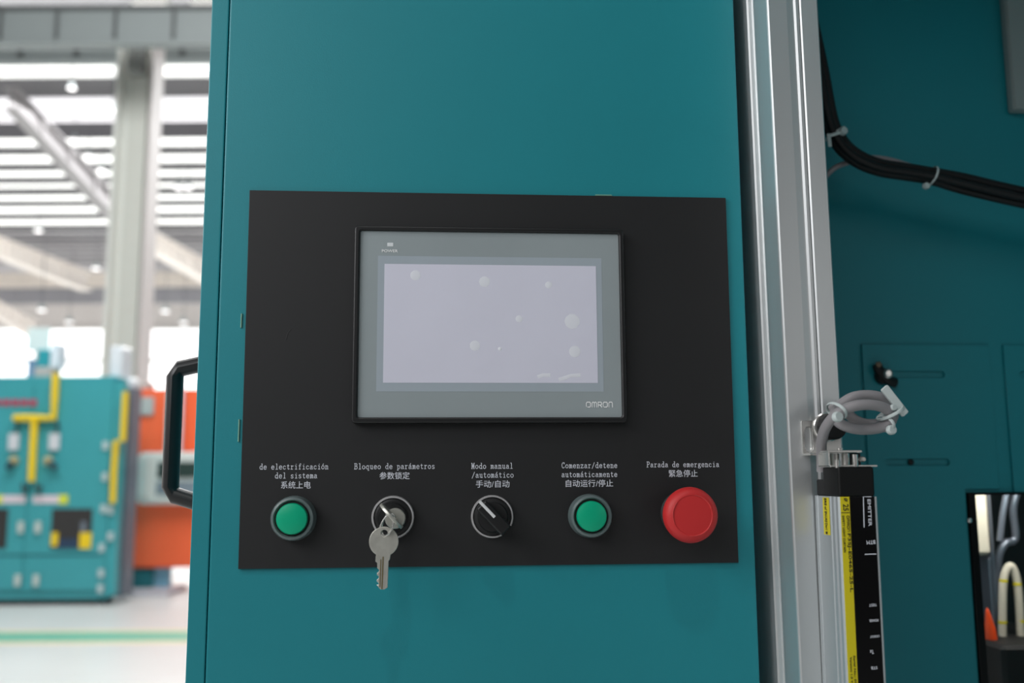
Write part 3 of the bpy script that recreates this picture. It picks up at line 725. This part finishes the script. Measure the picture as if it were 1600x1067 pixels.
def cable_tie(label, c, nrm, ra, rb, head, hsz, flag=None, group='white nylon cable ties'):
    r = root('cable_tie', label, 'cable tie', c, group=group)
    bm = new(); tie_band(bm, c, nrm, ra, rb); part('strap', bm, NYLON, r, smooth=True)
    bm = new(); lathe(bm, [(0, 0), (hsz * .8, 0), (hsz, hsz * .3), (hsz, hsz), (hsz * .85, hsz * 1.3), (0, hsz * 1.3)], Vector(head) + Vector((0, hsz * .6, 0)), (0.25, -1, 0.1), 10)
    part('head', bm, NYLON, r, smooth=True)
    return r
cable_tie('white nylon tie gripping the left side of the coiled grey cable', P(1307, 642, cf + .002), (1, 0, .75), 0.0125, 0.0065, P(1307, 652, cf - .011), 0.0035)
cable_tie('white nylon tie at the lower right of the coiled grey cable, square head down', P(1383, 662, cf + .004), (1.0, 0, 0.5), 0.0115, 0.0058, P(1391, 672, cf - .004), 0.0033)
flagtie = cable_tie('white marker tie with long flat tag at the right end of the grey cable loop', P(1391, 645, cf + .001), (0.6, 0, -1.0), 0.012, 0.0085, P(1395, 637, cf - .008), 0.0022)
A = [P(1377.5, 609, cf - .006), P(1387, 600.5, cf - .006), P(1420.5, 643.5, cf - .006), P(1411.5, 651.5, cf - .006)]
A = roundquad([A[3], A[2], A[1], A[0]], .0012, 3)
bm = new(); quadbox(bm, A, .0022, .0004); part('tag', bm, NYLON, flagtie)

# =================================================================== BLACK CABLE BUNDLE inside the recess
BY = 0.17
cpath = [(1246, -60), (1262, 20), (1281, 110), (1291, 165), (1300, 200), (1317, 229), (1342, 249), (1375, 262), (1412, 268), (1455, 275), (1505, 287), (1555, 299), (1600, 309), (1670, 324), (1760, 340)]
offs = [(-7.6, 0), (7.6, 0), (0, -.0078), (0, .0078)]
clabs = ['black cable along the upper edge of the bundle in the dark recess', 'black cable along the lower edge of the bundle, parting from it at right', 'black cable nearest the viewer, in the middle of the recess bundle', 'black cable hidden mostly behind the others in the recess bundle']
for k, (o1, o2) in enumerate(offs):
    pts = []
    for i, (x, y) in enumerate(cpath):
        x2, y2 = cpath[min(i + 1, len(cpath) - 1)]; x1, y1 = cpath[max(i - 1, 0)]
        t_ = Vector((x2 - x1, y2 - y1)).normalized(); nn = Vector((-t_.y, t_.x))
        sp = 1.0 + (0.35 if x > 1480 else 0.0) * (1 if k < 2 else 0)
        w1 = o1 * sp
        pts.append(P(x + nn.x * w1, y + nn.y * w1, BY + o2))
    bm = new(); tube(bm, smoothpath(pts, 5), 0.0040, 10)
    single('black_cable', bm, CABLEB, clabs[k], 'cable', smooth=True, group='black cables in the recess bundle')
bm = new(); tube(bm, smoothpath([P(1276, 300, .19), P(1290, 276, .19), P(1305, 262, .185), P(1322, 255, .185), P(1345, 248, .19), P(1368, 246.5, .19), P(1395, 251, .19), P(1425, 260, .19), P(1450, 268, .185), P(1480, 280, .185)], 5), .0026, 10)
single('thin_cable', bm, mat('dim_grey_sheath', (160, 150, 152), .5), 'thin pinkish grey cable running behind the black cable bundle', 'cable', smooth=True)
r = cable_tie('white nylon tie on the black cable bundle next to the post, round head sticking out', P(1304, 209, BY), (0.55, 0, -.85), 0.012, 0.0105, P(1316, 205.5, BY - .012), 0.0042, group='white nylon ties on the black cable bundle')
bm = new(); tube(bm, [P(1296, 212, BY - .013), P(1306, 209, BY - .0135), P(1313, 206.5, BY - .013)], (.0006, .0016), 8, flat=(0, 1, 0)); part('strap', bm, NYLON, r)
bm = new(); tube(bm, [P(1294.5, 209, BY - .012), P(1296, 220, BY - .012), P(1297, 229, BY - .012)], (.0006, .0018), 8, flat=(0, 1, 0)); part('strap', bm, NYLON, r)
r = cable_tie('white nylon tie around the black cable bundle in the middle of the recess', P(1455, 276, BY), (1, 0, -.35), 0.0125, 0.0098, P(1446, 291, BY - .008), 0.0034, group='white nylon ties on the black cable bundle')

# grey box, upper right
gy = WALLY - 0.012
gl = (P(1569, 0, gy).x + P(1585, 168, gy).x) / 2; gb = P(1590, 172, gy).z
gbx = root('junction_box', 'grey painted junction box cut off by the upper right corner of the view', 'box', (gl + .1, gy + .01, gb))
bm = new(); box(bm, gl, gy, gb, gl + .22, WALLY - .001, gb + .30, .002, 3); part('box_body', bm, GBOX, gbx, smooth=True)
bm = new(); box(bm, gl + .001, gy - .002, gb + .001, gl + .219, gy + .0005, gb + .298, .0012, 2); part('lid', bm, GBOX, gbx, smooth=True)

# window in the inner wall
wl0 = (P(1508.5, 770, WALLY).x + P(1527.5, 1067, WALLY).x) / 2; wt0 = P(1550, 769, WALLY).z
gw = root('inspection_window', 'black-framed glass inspection window at the lower right with machinery visible behind it', 'window', (wl0, WALLY, .84))
bm = holed([(wl0, .83), (.88, .83), (.88, wt0), (wl0, wt0)], [[(win_l, .85), (.86, .85), (.86, win_t), (win_l, win_t)]], .004, .0004)
part('window_frame', bm, GLOSSB, gw, frame=xz_at(WALLY - .0035))
bm = new(); box(bm, win_l - .002, WALLY + .004, .845, .862, WALLY + .007, win_t + .002); part('pane', bm, GLASS, gw)
bm = new(); lathe(bm, [(.0024, 0), (.0024, .001), (0, .0018)], P(1518 - 3.5, 813, WALLY - .0055), n=16); part('frame_screw', bm, CHROME, gw, smooth=True)

# things behind that window
IY = 0.36
CREAM = mat('cream_pipe', (205, 198, 182), .45); STEELB = mat('blue_grey_steel', (120, 126, 138), .3, metal=.6)
zf = 0.9
bm = new(); a_x = P(1521, 820, IY).x; b_x = P(1547, 820, IY).x; box(bm, a_x, IY, P(1530, 868, IY).z, b_x, IY + .03, P(1530, 760, IY).z, .004)
single('cream_panel', bm, CREAM, 'cream panel behind the left edge of the inspection window', 'panel')
bm = new(); box(bm, P(1551, 820, IY).x, IY + .005, .9, P(1556, 820, IY).x, IY + .03, P(1530, 760, IY).z, .002)
box(bm, P(1545, 820, IY).x, IY + .005, .9, P(1549, 820, IY).x, IY + .03, P(1530, 872, IY).z, .002)
single('steel_rail', bm, STEELB, 'narrow grey steel rail behind the inspection window beside the cream panel', 'rail')
hz = root('arched_hose', 'pale arched hose with yellow clamps behind the inspection window', 'hose', P(1577, 1010, IY))
pts = smoothpath([P(1567, 1080, IY), P(1566, 960, IY), P(1568, 905, IY), P(1578, 884, IY), P(1588, 905, IY), P(1593, 960, IY), P(1597, 1080, IY)], 8)
bm = new(); tube(bm, pts, px2m(6.2, IY), 12); part('hose', bm, CREAM, hz, smooth=True)
for (x, y) in ((1567.5, 907), (1566, 972), (1589, 912), (1594, 970)):
    bm = new(); q = P(x, y, IY); lathe(bm, [(.0046, 0), (.0046, .003), (0, .003)], q - Vector((0, 0, .0015)), (0, 0, 1), 14)
    part('hose_clamp', bm, YEL, hz)
for (x, x2, y, y2) in ((1560, 1563, 870, 1075), (1552, 1555, 905, 1075)):
    pass
bm = new(); tube(bm, smoothpath([P(1600, 740, IY + .02), P(1583, 790, IY + .02), P(1586, 840, IY + .02), P(1570, 850, IY + .02), P(1559, 880, IY + .02), P(1557, 980, IY + .02), P(1558, 1080, IY + .02)], 6), .0042, 12)
single('steel_pipe', bm, STEELB, 'bent blue-grey steel pipe behind the pale arched hose', 'pipe', smooth=True)
bm = new(); tube(bm, smoothpath([P(1562, 845, IY - .01), P(1567, 800, IY - .01), P(1575, 760, IY - .01), P(1580, 735, IY - .01)], 6), .0034, 10)
single('steel_pipe', bm, STEELB, 'straight leaning steel pipe at the top of the inspection window', 'pipe', smooth=True)
bm = new(); lathe(bm, [(0, 0), (px2m(8.5, IY), 0), (px2m(8.0, IY), .012), (px2m(3, IY), .030), (0, .034)], P(1549, 999, IY - .02), (-.08, 0, 1), 20)
single('orange_cone', bm, mat('orange_plastic', (250, 82, 25), .45), 'small bright orange cone behind the inspection window', 'cone', smooth=True)
bm = new(); box(bm, P(1518, 1010, IY).x, IY - .06, .70, P(1660, 1010, IY).x, IY + .10, P(1560, 1004, IY - .04).z, .004)
single('black_machine_block', bm, BLACKM, 'black machine block along the bottom of the inspection window', 'machine part')
bm = new(); box(bm, .30, .56, .5, 1.1, .58, 1.5); single('dark_back_plate', bm, BLACKM, 'dark plate closing the machinery space behind the inspection window', 'panel')
lb = bpy.data.lights.new('behind_pane_fill', 'AREA'); lb.size = .05; lb.energy = .55; lb.color = (1, .93, .85)  # added fill hidden above the opening, lights the objects behind the pane
lo2 = bpy.data.objects.new('behind_pane_fill', lb); COL.objects.link(lo2); lo2.location = (.62, WALLY + .04, 1.33); lo2.rotation_euler = (math.radians(18), 0, 0)

# =================================================================== HALL
FLOORM = mat('polished_pale_floor', (226, 228, 226), 0.3, var=0.03, vscale=1.2)
floor = single('floor', box(new(), -30, -8, -0.1, 30, 60, 0.0), FLOORM, None, None, (0, 0, 0), HALL, kind='structure')
def hz_on_floor(py):                     # distance of a floor point in row py
    r = HINV.to_3x3() @ ray(150, py); return r.y * (CZ / -r.z)
def in_floor(bm, m, name, lab=None):
    o = part(name, bm, m, floor, HALL, label=lab); return o
dG0, dG1 = hz_on_floor(988), hz_on_floor(1002)
in_floor(box(new(), -14, dG1, 0, 4, dG0, .003), mat('green_floor_paint', (120, 190, 165), .4), 'walkway_stripe', 'green painted walkway stripe')
for (p0, p1) in ((984.5, 987.5), (1002.5, 1006.5)):
    in_floor(box(new(), -14, hz_on_floor(p1), 0, 4, hz_on_floor(p0), .003), mat('yellow_floor_paint', (240, 228, 192), .4), 'walkway_line', 'pale yellow border line')

CONC = mat('pale_column_paint', (206, 208, 200), .55); CONC2 = mat('white_column_edge', (226, 228, 222), .5); CONC3 = mat('pinkish_flange', (205, 198, 196), .5)
STEELG = mat('grey_girder_paint', (138, 146, 146), .5); STEELD = mat('dark_girder_paint', (92, 96, 97), .55); PURL = mat('purlin_steel', (84, 83, 86), .5)
ROOFG = mat('grey_roof_sheet', (176, 174, 178), .5, var=.05, vscale=2)
SKYL = mat('translucent_roof_sheet', (255, 255, 252), .5, emit=1.2)
SKYL2 = mat('dim_translucent_roof_sheet', (226, 223, 228), .5, emit=.42)
WINL = mat('daylit_window_glass', (255, 255, 255), .5, emit=1.7)
WALLM = mat('pale_hall_wall', (226, 220, 216), .6)
WHITEP = mat('white_paint', (232, 232, 228), .5)

# ceiling with purlins and skylights
RZ = CZ + 9.0
def d_of(py, hgt=9.0):                  # distance of a roof point seen in row py
    r = HINV.to_3x3() @ ray(150, py); return r.y * (hgt / r.z)
ceil = single('ceiling', box(new(), -26, d_of(356), RZ, 8, 46, RZ + .05), ROOFG, None, None, (0, 30, RZ), HALL, kind='structure')
def cpart(name, bm, m, **k): return part(name, bm, m, ceil, HALL, **k)
xa, xb = -26, 8
cpart('skylight_panel', box(new(), xa, d_of(228) - 1.9, RZ, xb, d_of(356), RZ + .02), SKYL, label='glaring translucent roof strip')
cpart('skylight_panel', box(new(), xa, d_of(146), RZ, xb, d_of(190), RZ + .02), SKYL2, label='pale translucent roof strip')
cpart('skylight_panel', box(new(), xa, d_of(100), RZ, xb, d_of(121), RZ + .02), SKYL, label='glaring translucent roof strip')
cpart('roof_sheet', box(new(), xa, 14, RZ, xb, d_of(100), RZ + .02), ROOFG)
def purlin(y0, y1, m=PURL):
    d = d_of(y0); h = (y1 - y0) * d / FPX * 1.25
    cpart('purlin', box(new(), xa, d, RZ - h, xb, d + .07, RZ), m)
for y0, y1 in ((121, 147), (190, 212), (228, 240), (254, 265), (275, 285), (292.5, 303), (312, 321), (332, 341), (350, 359), (372, 375)):
    purlin(y0, y1)
for y0 in (366, 380, 387, 394, 401, 408):
    d = d_of(y0); cpart('roof_rib', box(new(), xa, d, RZ - .04, xb, d + .1, RZ), PURL)
# hangers under the pale strip
for x in (8, 103, 153, 298):
    a_ = H(x, 150, 24.0); cpart('strut', box(new(), a_.x - .05, 24.0, a_.z - 0.7, a_.x + .05, 24.06, RZ), PURL)
cpart('tie_rod', box(new(), xa, 24.1, H(100, 183, 24.1).z - .03, xb, 24.14, H(100, 183, 24.1).z + .03), PURL)

# rafters
def rafter(a, b, da, db, th, m, lab, hgt=None):
    A = H(a[0], a[1], da); B = H(b[0], b[1], db)
    r = root('roof_rafter', lab, 'rafter', A, HALL)
    bm = new(); dv = (B - A); n = dv.cross(Vector((1, 0, 0))).normalized()
    w1 = th * da / FPX / 2; w2 = th * db / FPX / 2
    # web and flanges
    def slab(o1, o2, hw):
        vs = []
        for q, wq in ((A, w1), (B, w2)):
            for sx_ in (-hw, hw):
                for o in (o1, o2): vs.append(bm2.verts.new(q + Vector((sx_ * wq, 0, 0)) + Vector((0, 0, 1)) * o * wq))
        for f in ((0, 1, 3, 2), (4, 6, 7, 5), (0, 2, 6, 4), (1, 5, 7, 3), (0, 4, 5, 1), (2, 3, 7, 6)): bm2.faces.new([vs[i] for i in f])
    bm2 = new(); slab(-.9, .9, .12); part('web', bm2, m, r, HALL)
    bm2 = new(); slab(-1.1, -.9, .7); part('flange', bm2, m, r, HALL)
    bm2 = new(); slab(.9, 1.1, .7); part('flange', bm2, m, r, HALL)
    for t in (.25, .5, .75):
        q = A.lerp(B, t); wq = w1 + (w2 - w1) * t
        part('stiffener', box(new(), q.x - .6 * wq, q.y - .03, q.z - .9 * wq, q.x + .6 * wq, q.y + .03, q.z + .9 * wq), m, r, HALL)
    return r
RAFM = mat('pale_grey_rafter', (128, 125, 126), .5); RAFL = mat('cream_rafter', (236, 228, 222), .5)
rafter((16, 152), (180, 330), 20, 24, 32, RAFM, 'sloping grey steel rafter crossing the roof lights, left of the column')
rafter((-40, 372), (135, 440), 33, 37, 28, RAFL, 'sloping cream rafter low on the left, ending near the column')
rafter((236, 378), (345, 438), 33, 36, 28, RAFL, 'sloping cream rafter right of the column')
rafter((-30, 470), (52, 515), 36, 38, 22, RAFL, 'short pale rafter over the left windows')

# crane girders
def girder(name, lab, d, py0, py1, m, stiffs, flt=5, md=None, x0=-60, x1=420, sw=.09):
    a_ = H(x0, (py0 + py1) / 2, d); b_ = H(x1, (py0 + py1) / 2, d); zt = H(150, py0, d).z; zb = H(150, py1, d).z
    r = root(name, lab, 'girder', ((a_.x + b_.x) / 2, d, zb), HALL)
    f = flt * d / FPX
    part('web', box(new(), a_.x, d, zb, b_.x, d + .04, zt), m, r, HALL)
    part('top_flange', box(new(), a_.x, d - .05, zt - f, b_.x, d + .12, zt), md or m, r, HALL)
    part('bottom_flange', box(new(), a_.x, d - .05, zb, b_.x, d + .12, zb + f * .7), m, r, HALL)
    for x in stiffs:
        q = H(x, (py0 + py1) / 2, d); part('stiffener', box(new(), q.x - sw / 2 * .4, d - .05, zb + f + .04 * d / 13, q.x + sw / 2 * .4, d, zt - f), md or m, r, HALL)
    return r
girder('crane_girder', 'large grey crane girder across the top with dark upright stiffeners', 13.0, 10, 71, STEELG, (2, 90, 181, 272, 355), 7, STEELD)
girder('crane_girder', 'second grey girder just under the large one, passing behind the column', 15.5, 60, 98, STEELG, (33, 120, 285), 5, STEELD, sw=.2)
girder('crane_girder', 'distant girder with close stiffeners above the far windows', 39.5, 449, 474, mat('far_girder_paint', (150, 150, 156), .5), (-10, 25, 62, 97, 137, 175, 215, 250, 284, 320), 4, sw=.2)
bm = box(new(), H(-60, 428, 38.8).x, 38.8, H(0, 447, 38.8).z, H(420, 428, 38.8).x, 39.2, H(0, 426, 38.8).z)
single('crane_rail_beam', bm, mat('cream_beam', (226, 216, 206), .5), 'cream painted beam lying on top of the distant girder', 'beam', frame=HALL)
# fluorescent fittings over the near girder
for (x0, x1, lab) in ((205, 262, 'white strip lamp above the girder, left of the cabinet edge'), (297, 345, 'white strip lamp partly hidden by the cabinet top corner')):
    a_ = H(x0, 3, 14); b_ = H(x1, 3, 14)
    r = root('strip_lamp', lab, 'lamp', ((a_.x + b_.x) / 2, 14, a_.z), HALL)
    part('tray', box(new(), a_.x, 14, a_.z - .02, b_.x, 14.15, a_.z + .12), WHITEP, r, HALL)
    part('tube', box(new(), a_.x + .03, 13.99, a_.z - .05, b_.x - .03, 14.1, a_.z - .02), mat('lamp_tube', (255, 250, 245), .5, emit=.9), r, HALL)

# column, an H section
dc = 14.5
colm = root('steel_column', 'tall pale steel H column rising to the crane girder', 'column', (H(205, 500, dc).x, dc, 0), HALL)
def cX(px, d=dc): return H(px, 330, d).x
ztop = H(200, 66, dc).z
part('web', box(new(), cX(200), dc - .02, 0, cX(232), dc + .02, ztop), CONC, colm, HALL)
part('flange', box(new(), cX(180), dc - .22, 0, cX(186), dc + .22, ztop), CONC2, colm, HALL)
part('flange', box(new(), cX(234), dc - .22, 0, cX(238), dc + .22, ztop), CONC3, colm, HALL)
part('cover_plate', box(new(), cX(196), dc - .10, 0, cX(226), dc - .05, ztop - .3), CONC, colm, HALL)
part('cover_plate', box(new(), cX(186), dc - .04, 0, cX(197), dc, ztop - .2), CONC2, colm, HALL)
part('cap_bracket', box(new(), cX(200), dc - .35, H(215, 112, dc - .35).z, cX(224), dc - .12, ztop + .05, .03), mat('bracket_grey', (128, 130, 127), .5), colm, HALL)

# far wall with windows
dw = 45.0
wallb = single('wall_back', box(new(), -30, dw + .15, 0, 12, dw + .45, RZ), WALLM, None, None, (0, dw, 0), HALL, kind='structure')
def win(n, x0, x1, y0, y1, cols):
    a_ = H(x0, y0, dw); b_ = H(x1, y1, dw)
    r = root('window_%d' % n, None, None, ((a_.x + b_.x) / 2, dw, b_.z), HALL, kind='structure')
    f = .10
    part('window_frame', merge([box(new(), a_.x - f, dw - .02, b_.z - f, b_.x + f, dw + .14, b_.z), box(new(), a_.x - f, dw - .02, a_.z, b_.x + f, dw + .14, a_.z + f),
                                box(new(), a_.x - f, dw - .02, b_.z, a_.x, dw + .14, a_.z), box(new(), b_.x, dw - .02, b_.z, b_.x + f, dw + .14, a_.z)]), WHITEP, r, HALL)
    for k in range(cols):
        u0 = a_.x + (b_.x - a_.x) * k / cols; u1 = a_.x + (b_.x - a_.x) * (k + 1) / cols
        part('pane', box(new(), u0 + .02, dw + .04, b_.z, u1 - .02, dw + .08, a_.z), WINL, r, HALL)
win(1, -60, 54, 515, 560, 4); win(2, 76, 173, 515, 560, 4); win(3, 233, 330, 515, 560, 4)
win(4, -60, 42, 567, 640, 4); win(5, 92, 167, 567, 640, 3); win(6, 233, 330, 567, 640, 4)

wl_ = single('wall_left', box(new(), -27.4, -8, 0, -27, 46, RZ), WALLM, None, None, (-27.2, 19, 0), HALL, kind='structure')
r = root('window_7', None, None, (-27, 19, 2.0), HALL, kind='structure')
part('window_frame', merge([box(new(), -27, -6, 1.9, -26.9, 44, 2.0), box(new(), -27, -6, 7.0, -26.9, 44, 7.1)] + [box(new(), -27, -6 + 5 * k, 2.0, -26.9, -5.85 + 5 * k, 7.0) for k in range(11)]), WHITEP, r, HALL)
for k in range(10): part('pane', box(new(), -26.98, -5.85 + 5 * k, 2.0, -26.94, -1 + 5 * k, 7.0), WINL, r, HALL)
# high bay lamps hanging
LAMPM = mat('lamp_glow', (255, 250, 250), .5, emit=2.6)
for i, (x, y, d, lab) in enumerate(((112, 139, 19, 'round high-bay lamp hanging alone just below the second girder'), (176, 174, 20, 'round high-bay lamp left of the column, in front of the pale roof strip'),
        (116, 220, 24, 'high-bay lamp beside the grey rafter, uppermost of the slanting lamp row'), (138, 245, 27, 'high-bay lamp beside the grey rafter, middle of the slanting lamp row'), (158, 267, 30, 'high-bay lamp beside the grey rafter, lowest of the slanting lamp row'),
        (200, 116, 17, 'high-bay lamp shining against the top of the column'), (279, 294, 30, 'left one of the lamp pair right of the column'), (294, 294, 30, 'right one of the lamp pair right of the column'),
        (65, 485, 35, 'high-bay lamp over the far left window'), (108, 504, 37, 'high-bay lamp low over the middle far window'), (258, 487, 35, 'high-bay lamp right of the column above the far window'), (287, 505, 37, 'high-bay lamp close to the cabinet edge above the far window'),
        (150, 420, 34, 'high-bay lamp near the lower end of the cream rafter'), (60, 361, 32, 'dim high-bay lamp under the grey roof sheets at left'))):
    while H(x, y, d).z > RZ - 0.75: d -= .25
    q = H(x, y, d); r = root('high_bay_lamp', lab, 'lamp', q, HALL, group='high-bay lamps of the hall')
    k = d / 25
    bm = new(); lathe(bm, [(0, 0), (.10 * k, 0), (.10 * k, .015), (0, .015)], q, (0, 0, 1), 16); part('lens', bm, LAMPM, r, HALL)
    bm = new(); lathe(bm, [(.11 * k, -.005), (.12 * k, 0), (.06 * k, .12 * k), (0.02, .16 * k), (0, .16 * k)], q + Vector((0, 0, .017)), (0, 0, 1), 16); part('reflector', bm, STEELG, r, HALL, smooth=True)
    bm = new(); cyl(bm, q + Vector((0, 0, .14 * k)), Vector((q.x, q.y, RZ)), .012, 6); part('suspension_rod', bm, STEELD, r, HALL)

# ------------------------------------------------------------------ teal background machine
TB = mat('background_teal_paint', (64, 158, 166), .4, var=.03, vscale=1.5)
YP = mat('yellow_paint', (240, 206, 30), .45); GREYS = mat('slate_grey_paint', (112, 122, 134), .5)
DK = mat('dark_interior', (52, 50, 50), .5)
dm = 10.0
def hx(px, py, d=dm): return H(px, py, d)
def hbox(x0, y0, x1, y1, d, dep, bev=0.0):
    """box whose front face covers the pixels, at distance d, dep metres deep"""
    xm, ym = (x0 + x1) / 2, (y0 + y1) / 2
    return box(new(), H(x0, ym, d).x, d, H(xm, y1, d).z, H(x1, ym, d).x, d + dep, H(xm, y0, d).z, bev)
zb_m = 0.06
tm = root('industrial_machine', 'teal industrial machine with yellow piping standing on the far floor at left', 'machine', (H(90, 930, dm).x, dm + .6, 0), HALL)
x0m, x1m = H(-330, 750, dm).x, H(176, 750, dm).x
ztm = H(100, 588, dm).z
part('machine_body', box(new(), x0m, dm, zb_m, x1m, dm + .43, ztm, .01), TB, tm, HALL)
part('plinth', box(new(), x0m + .1, dm + .06, 0, x1m - .1, dm + .4, zb_m), DK, tm, HALL)
def tpart(name, bm, m, par=None, **k): return part(name, bm, m, par or tm, HALL, **k)
dL = tpart('door', hbox(-120, 600, 43, 922, dm - .03, .03, .006), TB)
dR = tpart('door', hbox(44, 600, 170, 922, dm - .03, .03, .006), TB)
tpart('edge_strip', hbox(171, 596, 187, 930, dm - .02, .1, .004), TB)
for (xa_, xb_, dd) in ((-50, 11, dL), (80, 143, dR)):
    f = tpart('door_window', hbox(xa_, 795, xb_, 857, dm - .036, .01), DK, dd)
for (a0, b0, a1, b1, m) in ((124, 832, 142, 857, YP), (80, 832, 90, 853, YP), (90, 842, 122, 857, mat('dark_blue_part', (40, 62, 90), .5)), (126, 815, 134, 832, GREYS)):
    tpart('machine_tool', hbox(a0, b0, a1, b1, dm - .045, .012), m)
# yellow conduit
def conduit(pts, r=.036):
    return tube(new(), [H(x, y, dm - .07) for x, y in pts], r * 1, 10)
tpart('conduit', conduit([(87, 583), (85.5, 620), (84, 653), (52, 653), (22, 653)]), YP, label='yellow L-shaped conduit')
tpart('conduit', conduit([(54, 655), (51.5, 700), (49, 752)]), YP, label='yellow vertical conduit')
tpart('conduit', conduit([(196, 612), (194, 650), (192, 688), (181, 690), (178, 735), (176, 786)], .03), YP, label='yellow stepped conduit')
# tags, handles, hooks, stickers
for x in (20.5, 84):
    tpart('hanging_tag', hbox(x - 8, 677, x + 8, 703, dm - .06, .02, .003), mat('pale_grey_plastic', (206, 210, 216), .5))
    tpart('lock_ring', tube(new(), [H(x + 5, 658, dm - .05), H(x + 7, 668, dm - .05), H(x + 2, 678, dm - .05)], .012, 8), DK)
for sx_, x in ((-1, 22), (1, 76)):
    tpart('knob', lathe(new(), [(0, .06), (.03, .05), (.05, .02), (.05, 0)], H(x, 720, dm - .04), (0, -1, 0), 16), mat('tan_plastic', (170, 160, 120), .5))
    tpart('cable_plug', tube(new(), [H(x + sx_ * 2, 722, dm - .08), H(x + sx_ * 12, 732, dm - .09)], .03, 8), mat('dark_teal_plastic', (30, 62, 72), .5))
for x in (38, 60):
    tpart('hook', tube(new(), [H(x - 3, 755, dm - .06), H(x - 2, 766, dm - .07), H(x + 2, 771, dm - .07), H(x + 4, 758, dm - .06)], .012, 8), DK)
for x0_, x1_, dd in ((-45, 40, dL), (51, 106, dR)):
    st = tpart('warning_sticker', hbox(x0_, 774, x1_, 786, dm - .036, .004), mat('pinkish_white_sticker', (222, 208, 216), .5), dd, label='white warning strip')
    tpart('warning_sticker', hbox(x1_ - 14 if x0_ > 0 else x0_, 773, x1_ if x0_ > 0 else 3, 787, dm - .039, .003), mat('lime_yellow', (214, 222, 60), .5), dd, label='yellow warning square')
for x, y in ((31, 824), (58, 824), (26, 907), (55, 907)):
    tpart('door_latch', hbox(x - 4.5, y - 9, x + 4.5, y + 9, dm - .06, .03, .008), mat('pale_latch', (196, 205, 200), .4))
for x, y in ((164, 696), (163, 745), (161, 795), (172, 797), (172, 838), (158, 856), (157, 896), (156, 920)):
    tpart('hinge', hbox(x - 4.5, y - 6.5, x + 4.5, y + 6.5, dm - .05, .02, .006), mat('pale_hinge', (186, 202, 204), .4))
b_ = new()
for k in range(8): 
    m_ = hbox(-52 + k * 14, 624, -41 + k * 14, 634, dm - .04, .008, .002); me = bpy.data.meshes.new('t'); m_.to_mesh(me); m_.free(); b_.from_mesh(me); bpy.data.meshes.remove(me)
tpart('lettering', b_, mat('crimson_print', (176, 62, 92), .5), label='crimson lettering strip')
tpart('door_gap', hbox(-40, 866, 157, 869, dm - .034, .006), mat('deep_teal', (30, 98, 106), .5))
# top fittings
tpart('motor_box', hbox(57, 546, 76, 588, dm + .3, .3, .01), mat('bright_teal', (50, 160, 172), .4))
tpart('motor_box', hbox(42, 562, 57, 590, dm + .4, .3, .01), mat('steel_blue', (120, 158, 190), .4))
tpart('motor_base', hbox(53, 573, 78, 590, dm + .2, .2, .01), mat('warm_grey', (190, 186, 182), .5))
tpart('clear_guard', hbox(78, 536, 91, 575, dm + .3, .2, .01), mat('pale_blue_plastic', (226, 238, 246), .3))
tpart('clear_guard', hbox(42, 512, 78, 548, dm + .35, .02, .01), mat('pale_frosted', (222, 240, 240), .3))
# its dark side return and grey cheek
part('side_cheek', box(new(), H(176, 700, dm).x, dm + .2, zb_m, H(203, 700, dm + .2).x, dm + .45, H(190, 604, dm + .1).z), GREYS, tm, HALL)
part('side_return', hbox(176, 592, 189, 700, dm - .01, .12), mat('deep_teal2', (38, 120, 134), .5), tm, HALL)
tpart('filter_unit', hbox(170, 540, 190, 592, dm + .1, .3, .02), mat('translucent_white', (225, 232, 238), .3))
tpart('filter_unit', hbox(190, 590, 206, 610, dm + .22, .2, .02), mat('translucent_white', (225, 232, 238), .3))

# ------------------------------------------------------------------ orange machine
do = 11.0
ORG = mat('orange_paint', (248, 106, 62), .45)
om = root('control_cabinet', 'orange control cabinet with white screen housing behind the teal machine', 'cabinet', (H(250, 930, do).x, do + .4, 0), HALL)
def opart(name, bm, m, par=None, **k): return part(name, bm, m, par or om, HALL, **k)
bod = opart('cabinet_body', hbox(199, 608, 345, 887, do, .8, .02), ORG)
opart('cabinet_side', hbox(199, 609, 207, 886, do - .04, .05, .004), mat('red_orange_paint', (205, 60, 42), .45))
opart('frame_post', hbox(258, 612, 266, 718, do - .06, .04, .004), mat('ivory_paint', (216, 216, 208), .45))
opart('notice', hbox(213, 620, 240, 648, do - .03, .02, .003), mat('grey_notice', (178, 180, 178), .5), label='grey notice square')
hsg = opart('screen_housing', hbox(213, 706, 330, 788, do - .16, .15, .04), mat('ivory_plastic', (210, 216, 212), .45), label='ivory plastic screen housing')
opart('housing_wing', hbox(213, 716, 232, 780, do - .20, .05, .02), mat('ivory_plastic2', (196, 204, 200), .45), hsg)
opart('screen', hbox(246, 722, 330, 746, do - .175, .01), mat('dim_green_screen', (48, 66, 62), .3), hsg, label='dark screen')
opart('keypad', hbox(244, 752, 330, 772, do - .175, .01), mat('slate_keypad', (124, 138, 148), .4), hsg)
opart('handle_rail', hbox(281, 590, 285, 720, do - .1, .03), mat('lilac_white', (216, 214, 228), .4))
opart('base_frame', hbox(160, 889, 238, 926, do + .05, .5, .01), mat('dark_teal_base', (34, 110, 118), .5))
opart('leg', hbox(238, 886, 264, 922, do + .1, .1, .01), mat('pale_blue_leg', (130, 180, 204), .5))
opart('leg', hbox(322, 886, 340, 934, do + .1, .1, .01), mat('pale_blue_leg', (130, 180, 204), .5))
opart('foot_plate', hbox(150, 924, 262, 935, do - .3, .6, .005), mat('lilac_plate', (200, 198, 206), .45))
# pale box on the orange cabinet top
opart('top_bracket', hbox(200, 596, 232, 609, do + .1, .2, .01), mat('warm_grey', (190, 186, 182), .5))
